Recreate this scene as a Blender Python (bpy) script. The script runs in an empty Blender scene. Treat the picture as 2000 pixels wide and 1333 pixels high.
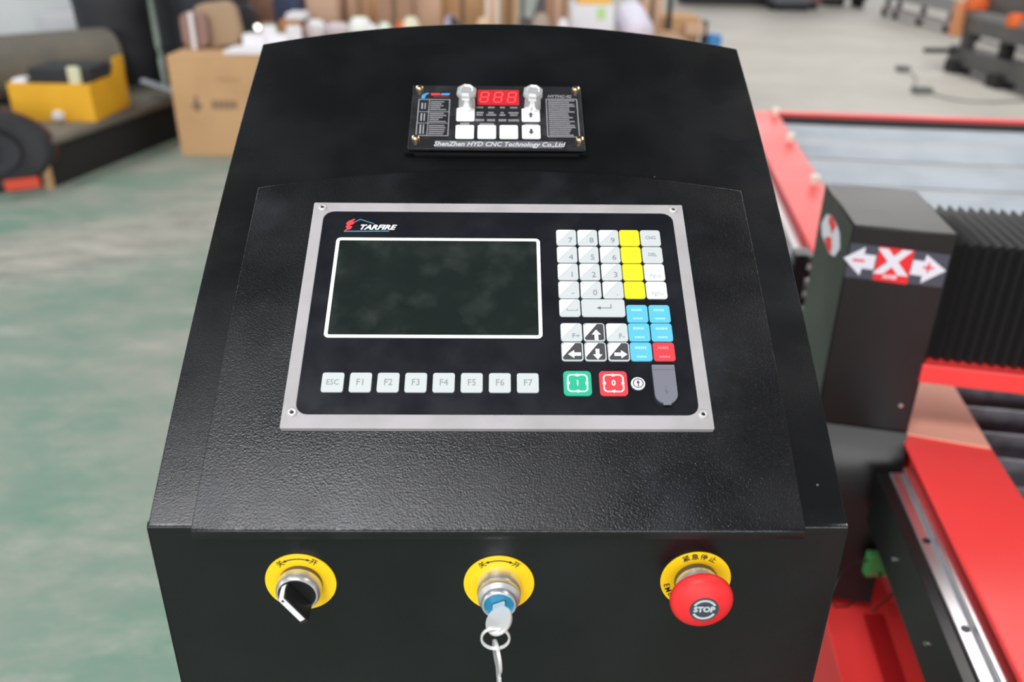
import bpy, bmesh, math, random
from mathutils import Vector, Matrix
random.seed(7)
SC = bpy.context.scene
COL = SC.collection
PI = math.pi

# ------------------------------------------------------------------ camera
F_PX = 1684.5
YAW, PITCH, ROLL = 0.01891, 0.4633, 0.01268
CAM = Vector((-0.00226, -0.4458, 1.3577))
fw = Vector((math.sin(YAW)*math.cos(PITCH), math.cos(YAW)*math.cos(PITCH), -math.sin(PITCH)))
rt0 = Vector((math.cos(YAW), -math.sin(YAW), 0))
up0 = rt0.cross(fw)
RT = rt0*math.cos(ROLL) + up0*math.sin(ROLL)
UP = -rt0*math.sin(ROLL) + up0*math.cos(ROLL)
cd = bpy.data.cameras.new('camera')
cam = bpy.data.objects.new('camera', cd)
COL.objects.link(cam)
cd.sensor_width = 36.0
cd.lens = F_PX/2000*36
cd.shift_y = 0.0
m = Matrix((RT, UP, -fw)).transposed().to_4x4()
m.translation = CAM
cam.matrix_world = m
cd.clip_start = 0.01
cd.clip_end = 200
cd.dof.use_dof = True
cd.dof.focus_distance = 0.64
cd.dof.aperture_fstop = 4.6
SC.camera = cam

def at(px, py, ax, val):
    """real-world point seen at a photo pixel, on the plane axis = val (surveying helper)"""
    d = fw + RT*((px-1000)/F_PX) - UP*((py-666.5)/F_PX)
    t = (val-CAM[ax])/d[ax]
    return CAM + d*t

# ------------------------------------------------------------------ world, lights, exposure
SC.view_settings.view_transform = 'Standard'
SC.view_settings.look = 'None'
SC.view_settings.gamma = 1.0
SC.view_settings.use_curve_mapping = False
SC.view_settings.exposure = 0.0
w = bpy.data.worlds.new('World')
SC.world = w
w.use_nodes = True
w.node_tree.nodes['Background'].inputs[0].default_value = (0.93, 0.96, 1.0, 1)
w.node_tree.nodes['Background'].inputs[1].default_value = 0.55

def area(name, loc, sx, sy, power, col=(1, 1, 1), rot=(0, 0, 0)):
    l = bpy.data.lights.new(name, 'AREA')
    l.shape = 'RECTANGLE'; l.size = sx; l.size_y = sy; l.energy = power; l.color = col
    o = bpy.data.objects.new(name, l); COL.objects.link(o)
    o.location = loc; o.rotation_euler = rot
    return o
# roof skylights of the hall and the daylit gable window at the far end, plus added fill lights
area('skylight', (-1.6, -2.95, 6.85), 2.8, 2.0, 410, (.97, .98, 1))
area('skylight', (-5.0, 5.0, 6.85), 2.0, 9.0, 330, (.97, .98, 1))
area('skylight', (5.0, 6.0, 6.85), 2.4, 12.0, 560, (1, .98, .95))
area('gable_light', (4, 24, 4.6), 22, 4.4, 900, (1, .97, .93), (-PI/2, 0, 0))
area('gable_light', (-2, -15, 3.9), 18, 5.0, 1620, (1, .985, .97), (PI/2, 0, 0))  # unseen fill light added behind the camera for surfaces facing it
area('side_fill_light', (-14, 3, 3.6), 18, 3.2, 700, (.95, .98, 1), (PI/2, 0, -PI/2))  # unseen fill light added at left to brighten the console's edges

# ------------------------------------------------------------------ materials
MATS = {}
def mat(name, col, rough=.5, metal=0, spec=.5, noise=None, bump=None, emit=None, coat=0, trans=0, rvar=None):
    """noise=(scale, colour2, lo, hi); bump=(scale, strength, distance); rvar=(scale, rough2)"""
    if name in MATS: return MATS[name]
    M = bpy.data.materials.new(name); M.use_nodes = True
    nt = M.node_tree; b = nt.nodes['Principled BSDF']
    b.inputs['Base Color'].default_value = (*col, 1)
    b.inputs['Roughness'].default_value = rough
    b.inputs['Metallic'].default_value = metal
    b.inputs['Specular IOR Level'].default_value = spec
    b.inputs['Coat Weight'].default_value = coat
    b.inputs['Coat Roughness'].default_value = .08
    b.inputs['Transmission Weight'].default_value = trans
    tc = nt.nodes.new('ShaderNodeTexCoord')
    def nz(scale, detail=4):
        n = nt.nodes.new('ShaderNodeTexNoise'); n.inputs['Scale'].default_value = scale
        n.inputs['Detail'].default_value = detail
        nt.links.new(tc.outputs['Object'], n.inputs['Vector']); return n
    if noise:
        n = nz(noise[0]); r = nt.nodes.new('ShaderNodeValToRGB')
        r.color_ramp.elements[0].position = noise[2]; r.color_ramp.elements[1].position = noise[3]
        r.color_ramp.elements[0].color = (*col, 1); r.color_ramp.elements[1].color = (*noise[1], 1)
        nt.links.new(n.outputs['Fac'], r.inputs[0]); nt.links.new(r.outputs[0], b.inputs['Base Color'])
    if rvar:
        n = nz(rvar[0]); r = nt.nodes.new('ShaderNodeMapRange')
        r.inputs['From Min'].default_value = .38; r.inputs['From Max'].default_value = .62
        r.inputs['To Min'].default_value = rough; r.inputs['To Max'].default_value = rvar[1]
        nt.links.new(n.outputs['Fac'], r.inputs[0]); nt.links.new(r.outputs[0], b.inputs['Roughness'])
    if bump:
        n = nz(bump[0], 2); bp = nt.nodes.new('ShaderNodeBump')
        bp.inputs['Strength'].default_value = bump[1]; bp.inputs['Distance'].default_value = bump[2]
        nt.links.new(n.outputs['Fac'], bp.inputs['Height']); nt.links.new(bp.outputs[0], b.inputs['Normal'])
    if emit:
        b.inputs['Emission Color'].default_value = (*emit[0], 1); b.inputs['Emission Strength'].default_value = emit[1]
    MATS[name] = M
    return M

def srgb(r, g, b):
    f = lambda c: (c/255/12.92) if c/255 <= .04045 else ((c/255+.055)/1.055)**2.4
    return (f(r), f(g), f(b))

powder = mat('black_powder_coat', (.0045, .0050, .0055), .24, noise=(9, (.009, .010, .012), .5, .8), bump=(1000, .6, .0002), rvar=(14, .31), spec=.45)
powder_plate = mat('black_textured_coat', (.0045, .0050, .0058), .26, noise=(13, (.020, .022, .028), .52, .80), bump=(820, .85, .00026), rvar=(17, .34), spec=.45)
bezel_m = mat('silver_painted_bezel', srgb(172, 168, 170), .42, noise=(30, srgb(160, 157, 158), .4, .7))
face_m = mat('black_membrane_film', (.008, .009, .013), .22, noise=(28, (.016, .017, .022), .55, .85), rvar=(30, .30))
screen_m = mat('dark_display_glass', (.012, .018, .016), .10, noise=(40, (.030, .038, .035), .52, .8), rvar=(35, .3))
white_print = mat('white_print', srgb(236, 242, 232), .5)
key_m = mat('key_grey', srgb(192, 198, 199), .5)
key_white = mat('key_white', srgb(226, 228, 228), .5)
key_yellow = mat('key_yellow', srgb(228, 220, 26), .5)
key_blue = mat('key_blue', srgb(88, 182, 210), .5)
key_red = mat('key_red', srgb(212, 54, 64), .5)
key_green = mat('key_green', srgb(26, 172, 134), .5)
key_dark = mat('key_charcoal', srgb(62, 62, 66), .5)
key_ink = mat('key_ink', srgb(128, 134, 138), .6)
ink_faint = mat('key_ink_faint', srgb(172, 176, 180), .6)
ink_dark = mat('black_ink', srgb(36, 28, 14), .6)
ink_white = mat('white_ink', srgb(240, 243, 244), .5)
ink_pale_blue = mat('pale_blue_ink', srgb(165, 228, 242), .5)
ink_pale_red = mat('pale_red_ink', srgb(246, 130, 138), .5)
ink_yellow2 = mat('dull_yellow_ink', srgb(222, 216, 40), .5)
logo_red = mat('logo_red', srgb(226, 58, 62), .5)
logo_blue = mat('logo_blue', srgb(70, 130, 158), .5)
steel = mat('brushed_steel', (.62, .60, .57), .28, 1)
alu = mat('satin_aluminium', (.80, .80, .82), .30, 1)
chrome = mat('chrome', (.86, .86, .86), .10, 1)
brass = mat('brass_screw', (.82, .58, .33), .25, 1)
yellow_ring = mat('yellow_legend_plate', srgb(250, 205, 10), .42)
black_plastic = mat('black_plastic', (.012, .012, .013), .32)
red_plastic = mat('red_plastic', srgb(236, 46, 48), .48, spec=.35)
grey_label = mat('grey_label', srgb(58, 66, 74), .45)
pale_grey_ink = mat('pale_grey_ink', srgb(190, 200, 206), .5)
blue_plastic = mat('blue_plastic_insert', srgb(40, 140, 180), .3)
rubber_grey = mat('grey_rubber', srgb(112, 113, 124), .5)
thc_face = mat('black_gloss_faceplate', (.020, .021, .023), .22, noise=(60, (.045, .045, .047), .5, .8))
thc_led = mat('red_led_window', srgb(196, 40, 48), .25, emit=((.85, .03, .05), .06))
thc_digit = mat('unlit_red_segment', srgb(236, 92, 92), .3, emit=((1, .12, .12), .08))
thc_grey = mat('grey_silkscreen', srgb(150, 150, 154), .5)
red_paint = mat('red_machine_paint', srgb(238, 62, 60), .34, noise=(3, srgb(240, 68, 66), .4, .7), rvar=(4, .4))
black_gloss = mat('black_gloss_paint', (.004, .004, .0045), .30, noise=(6, (.008, .008, .009), .4, .7), rvar=(5, .38), spec=.42)
bellows_m = mat('black_bellows_fabric', (.016, .016, .017), .42)
galv = mat('galvanised_sheet', (.40, .44, .49), .55, .15, noise=(5, (.33, .37, .42), .4, .65))
dull_steel = mat('dull_slat_steel', (.22, .23, .26), .55, .4, noise=(30, (.12, .12, .13), .4, .7))
dark_pit = mat('dark_bed_interior', (.02, .021, .021), .7)
kraft = mat('kraft_board', srgb(232, 170, 146), .6, noise=(9, srgb(222, 160, 138), .4, .7))
carton_m = mat('carton_board', srgb(200, 160, 116), .75, noise=(4, srgb(190, 150, 108), .4, .7))
carton_pale = mat('pale_carton_board', srgb(218, 182, 156), .75, noise=(3, srgb(206, 168, 138), .4, .7))
carton_dark = mat('brown_carton_board', srgb(176, 138, 112), .75)
tape_m = mat('brown_print', srgb(128, 102, 80), .7)
wall_m = mat('white_wall_paint', srgb(234, 236, 240), .7, noise=(1.5, srgb(218, 222, 228), .4, .7))
ceil_m = mat('dark_roof_sheet', (.035, .036, .038), .8)
olive = mat('olive_grey_tarp', srgb(116, 110, 98), .7, noise=(3, srgb(94, 90, 82), .35, .65))
darkgrey_m = mat('dark_rubber', srgb(44, 45, 50), .7, noise=(4, srgb(30, 32, 36), .4, .7))
black_matte = mat('black_matte', srgb(26, 26, 28), .7)
yellow_box = mat('yellow_paint', srgb(238, 178, 36), .55, noise=(4, srgb(226, 166, 30), .4, .7))
orange_m = mat('orange_paint', srgb(240, 110, 50), .6)
wood_m = mat('raw_wood', srgb(196, 158, 116), .7)
grey_frame = mat('grey_frame_paint', srgb(96, 94, 92), .55, noise=(3, srgb(80, 80, 80), .4, .7))
cloth_navy = mat('navy_cloth', srgb(62, 72, 98), .85)
white_paper = mat('white_paper', srgb(232, 230, 234), .7)
lavender_bag = mat('white_plastic_bag', srgb(226, 224, 240), .45, bump=(12, .6, .03))
brown_cloth = mat('brown_cloth', srgb(172, 146, 118), .85)
pcb_green = mat('green_terminal', srgb(66, 140, 78), .45)
lens_white = mat('white_bulb', (1, 1, .97), .3, emit=((1, 1, .95), 3.0))
blue_paint = mat('blue_paint', srgb(60, 130, 190), .5)
lime_m = mat('lime_label', srgb(180, 226, 140), .6)
sticker_navy = mat('sticker_navy', srgb(66, 70, 84), .35)
sticker_red = mat('sticker_red', srgb(232, 34, 40), .4)
sticker_white = mat('sticker_white', srgb(226, 226, 236), .4)

# floor: green paint on the left, bare grey concrete on the right, worn streaks
def floor_material():
    M = bpy.data.materials.new('painted_concrete_floor'); M.use_nodes = True
    nt = M.node_tree; b = nt.nodes['Principled BSDF']; L = nt.links
    tc = nt.nodes.new('ShaderNodeTexCoord')
    def mapn(sc, rot=0):
        mp = nt.nodes.new('ShaderNodeMapping'); mp.inputs['Scale'].default_value = sc
        mp.inputs['Rotation'].default_value = (0, 0, rot)
        L.new(tc.outputs['Object'], mp.inputs['Vector']); return mp
    def nz(scale, detail, sc=(1, 1, 1), rot=0, rough=.6):
        n = nt.nodes.new('ShaderNodeTexNoise'); n.inputs['Scale'].default_value = scale
        n.inputs['Detail'].default_value = detail; n.inputs['Roughness'].default_value = rough
        L.new(mapn(sc, rot).outputs[0], n.inputs['Vector']); return n
    def ramp(src, stops):
        r = nt.nodes.new('ShaderNodeValToRGB'); e = r.color_ramp.elements
        e[0].position, e[0].color = stops[0][0], (*stops[0][1], 1)
        e[1].position, e[1].color = stops[-1][0], (*stops[-1][1], 1)
        for p, c in stops[1:-1]:
            q = e.new(p); q.color = (*c, 1)
        L.new(src, r.inputs[0]); return r
    def mix(f, a, c):
        mx = nt.nodes.new('ShaderNodeMix'); mx.data_type = 'RGBA'
        L.new(f, mx.inputs['Factor']); L.new(a, mx.inputs['A']); L.new(c, mx.inputs['B']); return mx.outputs['Result']
    g = ramp(nz(1.6, 6, (1, 1, 1)).outputs['Fac'], [(.32, srgb(104, 140, 122)), (.5, srgb(130, 147, 134)), (.66, srgb(152, 153, 144))])
    streak = ramp(nz(3.6, 9, (.7, 1.7, 1), -.7, .75).outputs['Fac'], [(.46, (0, 0, 0)), (.66, (1, 1, 1))])
    # broad worn lane crossing the floor
    sep = nt.nodes.new('ShaderNodeSeparateXYZ'); L.new(mapn((1, 1, 1), -.764).outputs[0], sep.inputs[0])
    lane = nt.nodes.new('ShaderNodeMath'); lane.operation = 'SUBTRACT'; lane.inputs[1].default_value = 4.02
    wob = nt.nodes.new('ShaderNodeMath'); wob.operation = 'MULTIPLY_ADD'; wob.inputs[1].default_value = .9
    L.new(nz(1.1, 4).outputs['Fac'], wob.inputs[0]); L.new(sep.outputs['Y'], wob.inputs[2])
    L.new(wob.outputs[0], lane.inputs[0])
    ab = nt.nodes.new('ShaderNodeMath'); ab.operation = 'ABSOLUTE'; L.new(lane.outputs[0], ab.inputs[0])
    LANE['n'] = lane
    lr = ramp(ab.outputs[0], [(.10, (1, 1, 1)), (.52, (0, 0, 0))])
    worn = ramp(nz(5, 9, (.7, 1.8, 1), -.764, .75).outputs['Fac'], [(.35, srgb(138, 138, 130)), (.66, srgb(192, 187, 176))])
    f1 = nt.nodes.new('ShaderNodeMath'); f1.operation = 'MULTIPLY'; f1.inputs[1].default_value = .55
    L.new(streak.outputs[0], f1.inputs[0])
    c1 = mix(f1.outputs[0], g.outputs[0], worn.outputs[0])
    f2 = nt.nodes.new('ShaderNodeMath'); f2.operation = 'MULTIPLY'; f2.inputs[1].default_value = .85
    L.new(lr.outputs[0], f2.inputs[0])
    c2 = mix(f2.outputs[0], c1, worn.outputs[0])
    conc = ramp(nz(1.2, 5).outputs['Fac'], [(.35, srgb(182, 178, 170)), (.65, srgb(196, 192, 184))])
    sp2 = nt.nodes.new('ShaderNodeSeparateXYZ'); L.new(tc.outputs['Object'], sp2.inputs[0])
    mr = nt.nodes.new('ShaderNodeMapRange'); mr.inputs['From Min'].default_value = .7; mr.inputs['From Max'].default_value = 1.3
    L.new(sp2.outputs['X'], mr.inputs[0])
    c3 = mix(mr.outputs[0], c2, conc.outputs[0])
    L.new(c3, b.inputs['Base Color'])
    b.inputs['Roughness'].default_value = .6
    b.inputs['Specular IOR Level'].default_value = .22
    return M
LANE = {}

# ------------------------------------------------------------------ mesh helpers
class MB:
    def __init__(s): s.v = []; s.f = []; s.sm = []
    def add(s, vs, fs, M=None, smooth=False):
        o = len(s.v)
        for p in vs:
            p = Vector(p); s.v.append(M @ p if M else p)
        for f in fs: s.f.append([i+o for i in f]); s.sm.append(smooth)
        return s
    def box(s, x0, x1, y0, y1, z0, z1, M=None):
        v = [(x0,y0,z0),(x1,y0,z0),(x1,y1,z0),(x0,y1,z0),(x0,y0,z1),(x1,y0,z1),(x1,y1,z1),(x0,y1,z1)]
        return s.add(v, [(3,2,1,0),(4,5,6,7),(0,1,5,4),(1,2,6,5),(2,3,7,6),(3,0,4,7)], M)
    def prism(s, poly, z0, z1, M=None, smooth=False, bottom=True):
        """poly counter-clockwise in local xy"""
        n = len(poly)
        v = [(p[0],p[1],z0) for p in poly]+[(p[0],p[1],z1) for p in poly]
        s.add(v, [tuple(range(n, 2*n))]+([tuple(range(n-1, -1, -1))] if bottom else []), M)
        s.add(v, [(i,(i+1)%n,n+(i+1)%n,n+i) for i in range(n)], M, smooth)
        return s
    def ring(s, outer, inner, z0, z1, M=None):
        """plate between two loops with the same point count"""
        n = len(outer)
        v = [(p[0],p[1],z) for z in (z0,z1) for loop in (outer,inner) for p in loop]
        O0,I0,O1,I1 = 0,n,2*n,3*n; f = []
        for i in range(n):
            j = (i+1) % n
            f += [(O1+i,O1+j,I1+j,I1+i),(O0+j,O0+i,I0+i,I0+j),(O0+i,O0+j,O1+j,O1+i),(I0+j,I0+i,I1+i,I1+j)]
        return s.add(v, f, M)
    def lathe(s, prof, n=32, M=None, smooth=True):
        """profile (r, z); r = 0 closes"""
        v = []; idx = []
        for r, z in prof:
            if r < 1e-6: idx.append([len(v)]); v.append((0,0,z))
            else:
                idx.append(list(range(len(v), len(v)+n)))
                v += [(r*math.cos(2*PI*i/n), r*math.sin(2*PI*i/n), z) for i in range(n)]
        f = []
        for a, b in zip(idx, idx[1:]):
            for i in range(n):
                j = (i+1) % n
                if len(a) == 1 and len(b) == 1: continue
                if len(a) == 1: f.append((a[0], b[j], b[i]))
                elif len(b) == 1: f.append((a[i], a[j], b[0]))
                else: f.append((a[i], a[j], b[j], b[i]))
        return s.add(v, f, M, smooth)
    def tube(s, pts, r, n=10, M=None, closed=False):
        pts = [Vector(p) for p in pts]; v = []; f = []; N = len(pts)
        prev = None
        for i, p in enumerate(pts):
            if closed: t = pts[(i+1) % N]-pts[i-1]
            else: t = pts[min(i+1, N-1)]-pts[max(i-1, 0)]
            t.normalize()
            if prev is None:
                a = t.orthogonal().normalized()
            else:
                a = (prev - t*prev.dot(t)).normalized()
            prev = a; b = t.cross(a)
            rr = r(i/(N-1)) if callable(r) else r
            v += [p + (a*math.cos(2*PI*k/n)+b*math.sin(2*PI*k/n))*rr for k in range(n)]
        for i in range(N if closed else N-1):
            j = (i+1) % N
            for k in range(n):
                f.append((i*n+k, i*n+(k+1) % n, j*n+(k+1) % n, j*n+k))
        s.add(v, f, M, True)
        if not closed:
            s.add(v[:n], [tuple(range(n-1, -1, -1))], M); s.add(v[-n:], [tuple(range(n))], M)
        return s
    def build(s, name, mt, parent=None, bevel=0, segs=2, weld=False):
        me = bpy.data.meshes.new(name)
        me.from_pydata([tuple(p) for p in s.v], [], s.f)
        for p, q in zip(me.polygons, s.sm): p.use_smooth = q
        if weld:
            bm = bmesh.new(); bm.from_mesh(me); bmesh.ops.remove_doubles(bm, verts=bm.verts, dist=1e-6)
            bm.to_mesh(me); bm.free()
        me.materials.append(mt)
        o = bpy.data.objects.new(name, me); COL.objects.link(o)
        if parent: o.parent = parent
        if bevel:
            bm = bmesh.new(); bm.from_mesh(me)
            bmesh.ops.remove_doubles(bm, verts=bm.verts, dist=1e-6)
            es = [e for e in bm.edges if len(e.link_faces) == 2 and e.calc_face_angle(0) > .6]
            rr_ = bmesh.ops.bevel(bm, geom=es, offset=bevel, segments=segs, affect='EDGES', profile=.5)
            for f_ in rr_['faces']: f_.smooth = True
            bm.to_mesh(me); bm.free()
        bm = bmesh.new(); bm.from_mesh(me)
        for e in bm.edges:
            if len(e.link_faces) == 2 and e.calc_face_angle(0) > .62: e.smooth = False
        bm.to_mesh(me); bm.free()
        return o

def rrect(x0, x1, y0, y1, r, n=5):
    p = []
    for cx, cy, a in ((x1-r,y0+r,-PI/2),(x1-r,y1-r,0),(x0+r,y1-r,PI/2),(x0+r,y0+r,PI)):
        for i in range(n+1):
            t = a+PI/2*i/n; p.append((cx+r*math.cos(t), cy+r*math.sin(t)))
    return p

def rot_frame(origin, xa, ya, za):
    M = Matrix((Vector(xa), Vector(ya), Vector(za))).transposed().to_4x4()
    M.translation = Vector(origin); return M

def empty(name, loc, label=None, cat=None, group=None):
    o = bpy.data.objects.new(name, None); COL.objects.link(o)
    o.empty_display_size = .02
    tag(o, label, cat, group)
    o['_loc'] = 0
    del o['_loc']
    o.location = loc
    bpy.context.view_layer.update()
    return o
def tag(o, label=None, cat=None, group=None, kind=None):
    if label: o['label'] = label
    if cat: o['category'] = cat
    if group: o['group'] = group
    if kind: o['kind'] = kind
    return o
def base_at(root):
    """children are modelled in world coordinates: move the root to the thing's base and keep them in place"""
    off = Matrix.Translation(root.location).inverted()
    for ch in root.children: ch.matrix_parent_inverse = off
    return root

def text_geo(mb, body, size, M, shear=0, bold=0, align='CENTER', sx=1.0, depth=.00004):
    c = bpy.data.curves.new('t', 'FONT'); c.body = body; c.size = size; c.resolution_u = 2
    c.align_x = align; c.align_y = 'CENTER'; c.shear = shear; c.offset = bold; c.extrude = depth
    o = bpy.data.objects.new('t', c); COL.objects.link(o)
    bpy.context.view_layer.update()
    me = bpy.data.meshes.new_from_object(o.evaluated_get(bpy.context.evaluated_depsgraph_get()))
    S = Matrix.Diagonal((sx, 1, 1, 1))
    mb.add([v.co[:] for v in me.vertices], [tuple(p.vertices) for p in me.polygons], M @ S)
    bpy.data.objects.remove(o); bpy.data.curves.remove(c); bpy.data.meshes.remove(me)
    return mb
T = Matrix.Translation
def RZ(a): return Matrix.Rotation(a, 4, 'Z')

# ------------------------------------------------------------------ setting
fl = MB().add([(-30,-8,0),(30,-8,0),(30,40,0),(-30,40,0)], [(0,1,2,3)]).build('floor', floor_material())
tag(fl, 'green and grey painted concrete workshop floor', kind='structure')
ce = MB()
ce.box(-12, 12, -9, 20, 7.0, 7.1)
tag(ce.build('ceiling', ceil_m), 'dark metal workshop roof', kind='structure')
# pale wall at the far left
wl = MB()
pA = at(-60, 110, 2, 0.0); pB = at(212, 60, 2, 0.0)
A = Vector((-5.4, 7.0, 0)); B = Vector((-4.15, 9.3, 0))
dv = (B-A).normalized(); nv = Vector((-dv.y, dv.x, 0))
W0 = A-dv*5
Mw = rot_frame(W0, dv, nv, (0, 0, 1))
wl.box(0, 5+(B-A).length, 0, .1, 0, 3.0, Mw)
tag(wl.build('wall_left', wall_m), 'pale painted wall', kind='structure')
wf = MB(); wf.box(3.8, 4.9, -.02, 0, .95, 1.9, Mw)

# ------------------------------------------------------------------ operator console
HW = .227
def surf(y): return 1+.68*y-.25*y*y
def ybk(x, yc, ye, hw): return yc-(yc-ye)*(x/hw)**2
console = empty('operator_console', (0, .2, 0), 'black powder coated machine console with sloping convex top and arched rear edge', 'console')
def fold(y0, zk, r, N=6):
    """rounded fold from the vertical front (at y0) to the sloping top; zk is the sharp corner's height"""
    yc = y0+r; zc = zk-.530*r
    return [(yc+r*math.cos(a), zc+r*math.sin(a)) for a in [PI-(PI-2.1677)*k/N for k in range(N+1)]]
def body():
    mb = MB(); nx, ns = 24, 28
    ar = .0022
    g = [[None]*(ns+1) for _ in range(nx+1)]; vs = []
    for i in range(nx+1):
        x = -HW+2*HW*i/nx; yb = ybk(x, .455, .419, HW)
        for j in range(ns+1):
            y = .002+(yb-.002)*j/ns
            g[i][j] = len(vs); vs.append((x, y, surf(y)))
    fs = [(g[i][j], g[i+1][j], g[i+1][j+1], g[i][j+1]) for i in range(nx) for j in range(ns)]
    mb.add(vs, fs, None, False)
    # front, back, sides down to the floor
    for i in range(nx):
        a, b = vs[g[i][0]], vs[g[i+1][0]]
        arc = fold(0.0, 1.0, .0030)
        A_ = [(a[0], y, z) for y, z in arc]+[a]; B_ = [(b[0], y, z) for y, z in arc]+[b]
        mb.add([(a[0],0,0),(b[0],0,0),B_[0],A_[0]], [(0,1,2,3)])
        n_ = len(A_)
        mb.add(A_+B_, [(q, n_+q, n_+q+1, q+1) for q in range(n_-1)], None, True)
        a, b = vs[g[i][ns]], vs[g[i+1][ns]]
        mb.add([(a[0],a[1],0),(b[0],b[1],0),b,a], [(3,2,1,0)])
    for i, fl_ in ((0, False), (nx, True)):
        for j in range(ns):
            a, b = vs[g[i][j]], vs[g[i][j+1]]
            q = [(a[0],a[1],0),(b[0],b[1],0),b,a]
            mb.add(q, [(0,1,2,3)] if fl_ else [(3,2,1,0)])
        a = vs[g[i][0]]
        q = [(a[0], a[1], 0), a]+[(a[0], y, z) for y, z in fold(0.0, 1.0, .0030)][::-1]+[(a[0], 0, 0)]
        mb.add(q, [tuple(range(len(q)))[::-1] if fl_ else tuple(range(len(q)))])
    o = mb.build('cabinet_body', powder, console, bevel=.0009, segs=2)
    return o
body()
PW = .198
def plate():
    mb = MB(); nx, ns = 20, 22; t = .0028; tf = .0044
    def P(x, y, h):
        s = .68-.5*y; n = Vector((0, -s, 1)).normalized()
        return Vector((x, y, surf(y)))+n*h
    top = []; bot = []
    for i in range(nx+1):
        x = -PW+2*PW*i/nx; yb = ybk(x, .2625, .2435, PW)
        col = []; cb = []
        for j in range(ns+1):
            y = -.0008+(yb+.0008)*j/ns
            col.append(P(x, y, t)); cb.append(P(x, max(y, .0006), .0002))
        # folded front lip
        lipz = surf(0)-.0062
        fo = [Vector((x, yy, zz)) for yy, zz in fold(-tf, 1+.0004, .0030)]
        fi = [Vector((x, -.0003, min(p.z-.0012, .9985))) for p in fo]
        top.append([Vector((x, -tf, lipz))]+fo+col); bot.append([Vector((x, -.0002, lipz))]+fi+cb)
    N = ns+2+len(fo)
    vs = [p for c in top for p in c]; o = len(vs); vs += [p for c in bot for p in c]
    fs = []; fsm = []
    for i in range(nx):
        for j in range(N-1):
            fsm += [j < 7, False]
            fs.append((i*N+j, (i+1)*N+j, (i+1)*N+j+1, i*N+j+1))
            fs.append((o+i*N+j+1, o+(i+1)*N+j+1, o+(i+1)*N+j, o+i*N+j))
    for j in range(N-1):
        fs.append((j, j+1, o+j+1, o+j)); q = nx*N
        fs.append((q+j+1, q+j, o+q+j, o+q+j+1))
    for i in range(nx):
        fs.append((i*N+N-1, (i+1)*N+N-1, o+(i+1)*N+N-1, o+i*N+N-1))
        fs.append(((i+1)*N, i*N, o+i*N, o+(i+1)*N))
    mb.add(vs, fs, None, False)
    mb.sm[:len(fsm)] = fsm
    ob = mb.build('cover_plate', powder_plate, console, bevel=.0006, segs=2)
    return ob
plate()
# paint chips at the plate's edges
for (x, y) in ((.138, .2515), (.128, .256), (.1315, .2465), (.152, .062), (-.173, .0945), (.212, .024)):
    h = .0023 if abs(x) < PW else .0001
    tt = Matrix.Translation((x, y, surf(y)+h*1.15)) @ Matrix.Rotation(.57, 4, 'X')
    mb = MB(); pts = [(random.uniform(.0006,.0011)*math.cos(a), random.uniform(.0006,.0011)*math.sin(a)) for a in [k*PI/3 for k in range(6)]]
    mb.prism(pts, 0, .0002, tt)
    mb.build('paint_chip', steel, console)
base_at(console)

# ------------------------------------------------------------------ cnc controller set in the console
AL = 0.54134
nP = Vector((0, -math.sin(AL), math.cos(AL)))
MP = rot_frame(Vector((0, 0, 1))+nP*.010, (1, 0, 0), (0, math.cos(AL), math.sin(AL)), nP)
ctl = empty('control_panel', MP @ Vector((0, .166, -.01)), 'control panel with silver bezel, dark screen and coloured keypad', 'controller')
U0, U1, V0, V1 = -.1495, .1463, .0660, .2677
W0_, W1_, X0_, X1_ = -.1405, .1373, .0768, .2588
outer = rrect(U0, U1, V0, V1, .0012, 5); inner = rrect(W0_, W1_, X0_, X1_, .0085, 5)
MB().ring(outer, inner, -.0065, 0, MP).build('bezel', bezel_m, ctl, bevel=.0006, segs=2)
MB().prism(rrect(W0_-.001, W1_+.001, X0_-.001, X1_+.001, .008), -.004, -.0006, MP).build('membrane_sheet', face_m, ctl)
for u, v in ((-.1420, .2617), (.1384, .2617), (-.1422, .0775), (.1395, .0770)):
    s = MB().lathe([(.0030, 0), (.0030, .0016), (.0026, .0021), (.0016, .0021), (.0016, .0010), (0, .0010)], 20, MP @ T((u, v, 0)))
    sc_ = s.build('bezel_screw', mat('screw_nickel', (.85, .84, .82), .3, .55), ctl)
    s2 = MB().prism([(.0014*math.cos(k*PI/3), .0014*math.sin(k*PI/3)) for k in range(6)], .0010, .0012, MP @ T((u, v, 0))).build('hex_socket', black_plastic, sc_)
# screen with its printed frame
SX0, SX1, SY0, SY1 = -.1280, .0306, .1392, .2320
scr = MB().prism(rrect(SX0+.0012, SX1-.0012, SY0+.0012, SY1-.0012, .002), -.0006, -.0004, MP).build('screen', screen_m, ctl)
MB().ring(rrect(SX0, SX1, SY0, SY1, .0035, 6), rrect(SX0+.0027, SX1-.0027, SY0+.0027, SY1-.0027, .0012, 6), -.0006, -.0003, MP).build('screen_border', white_print, scr)
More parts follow.
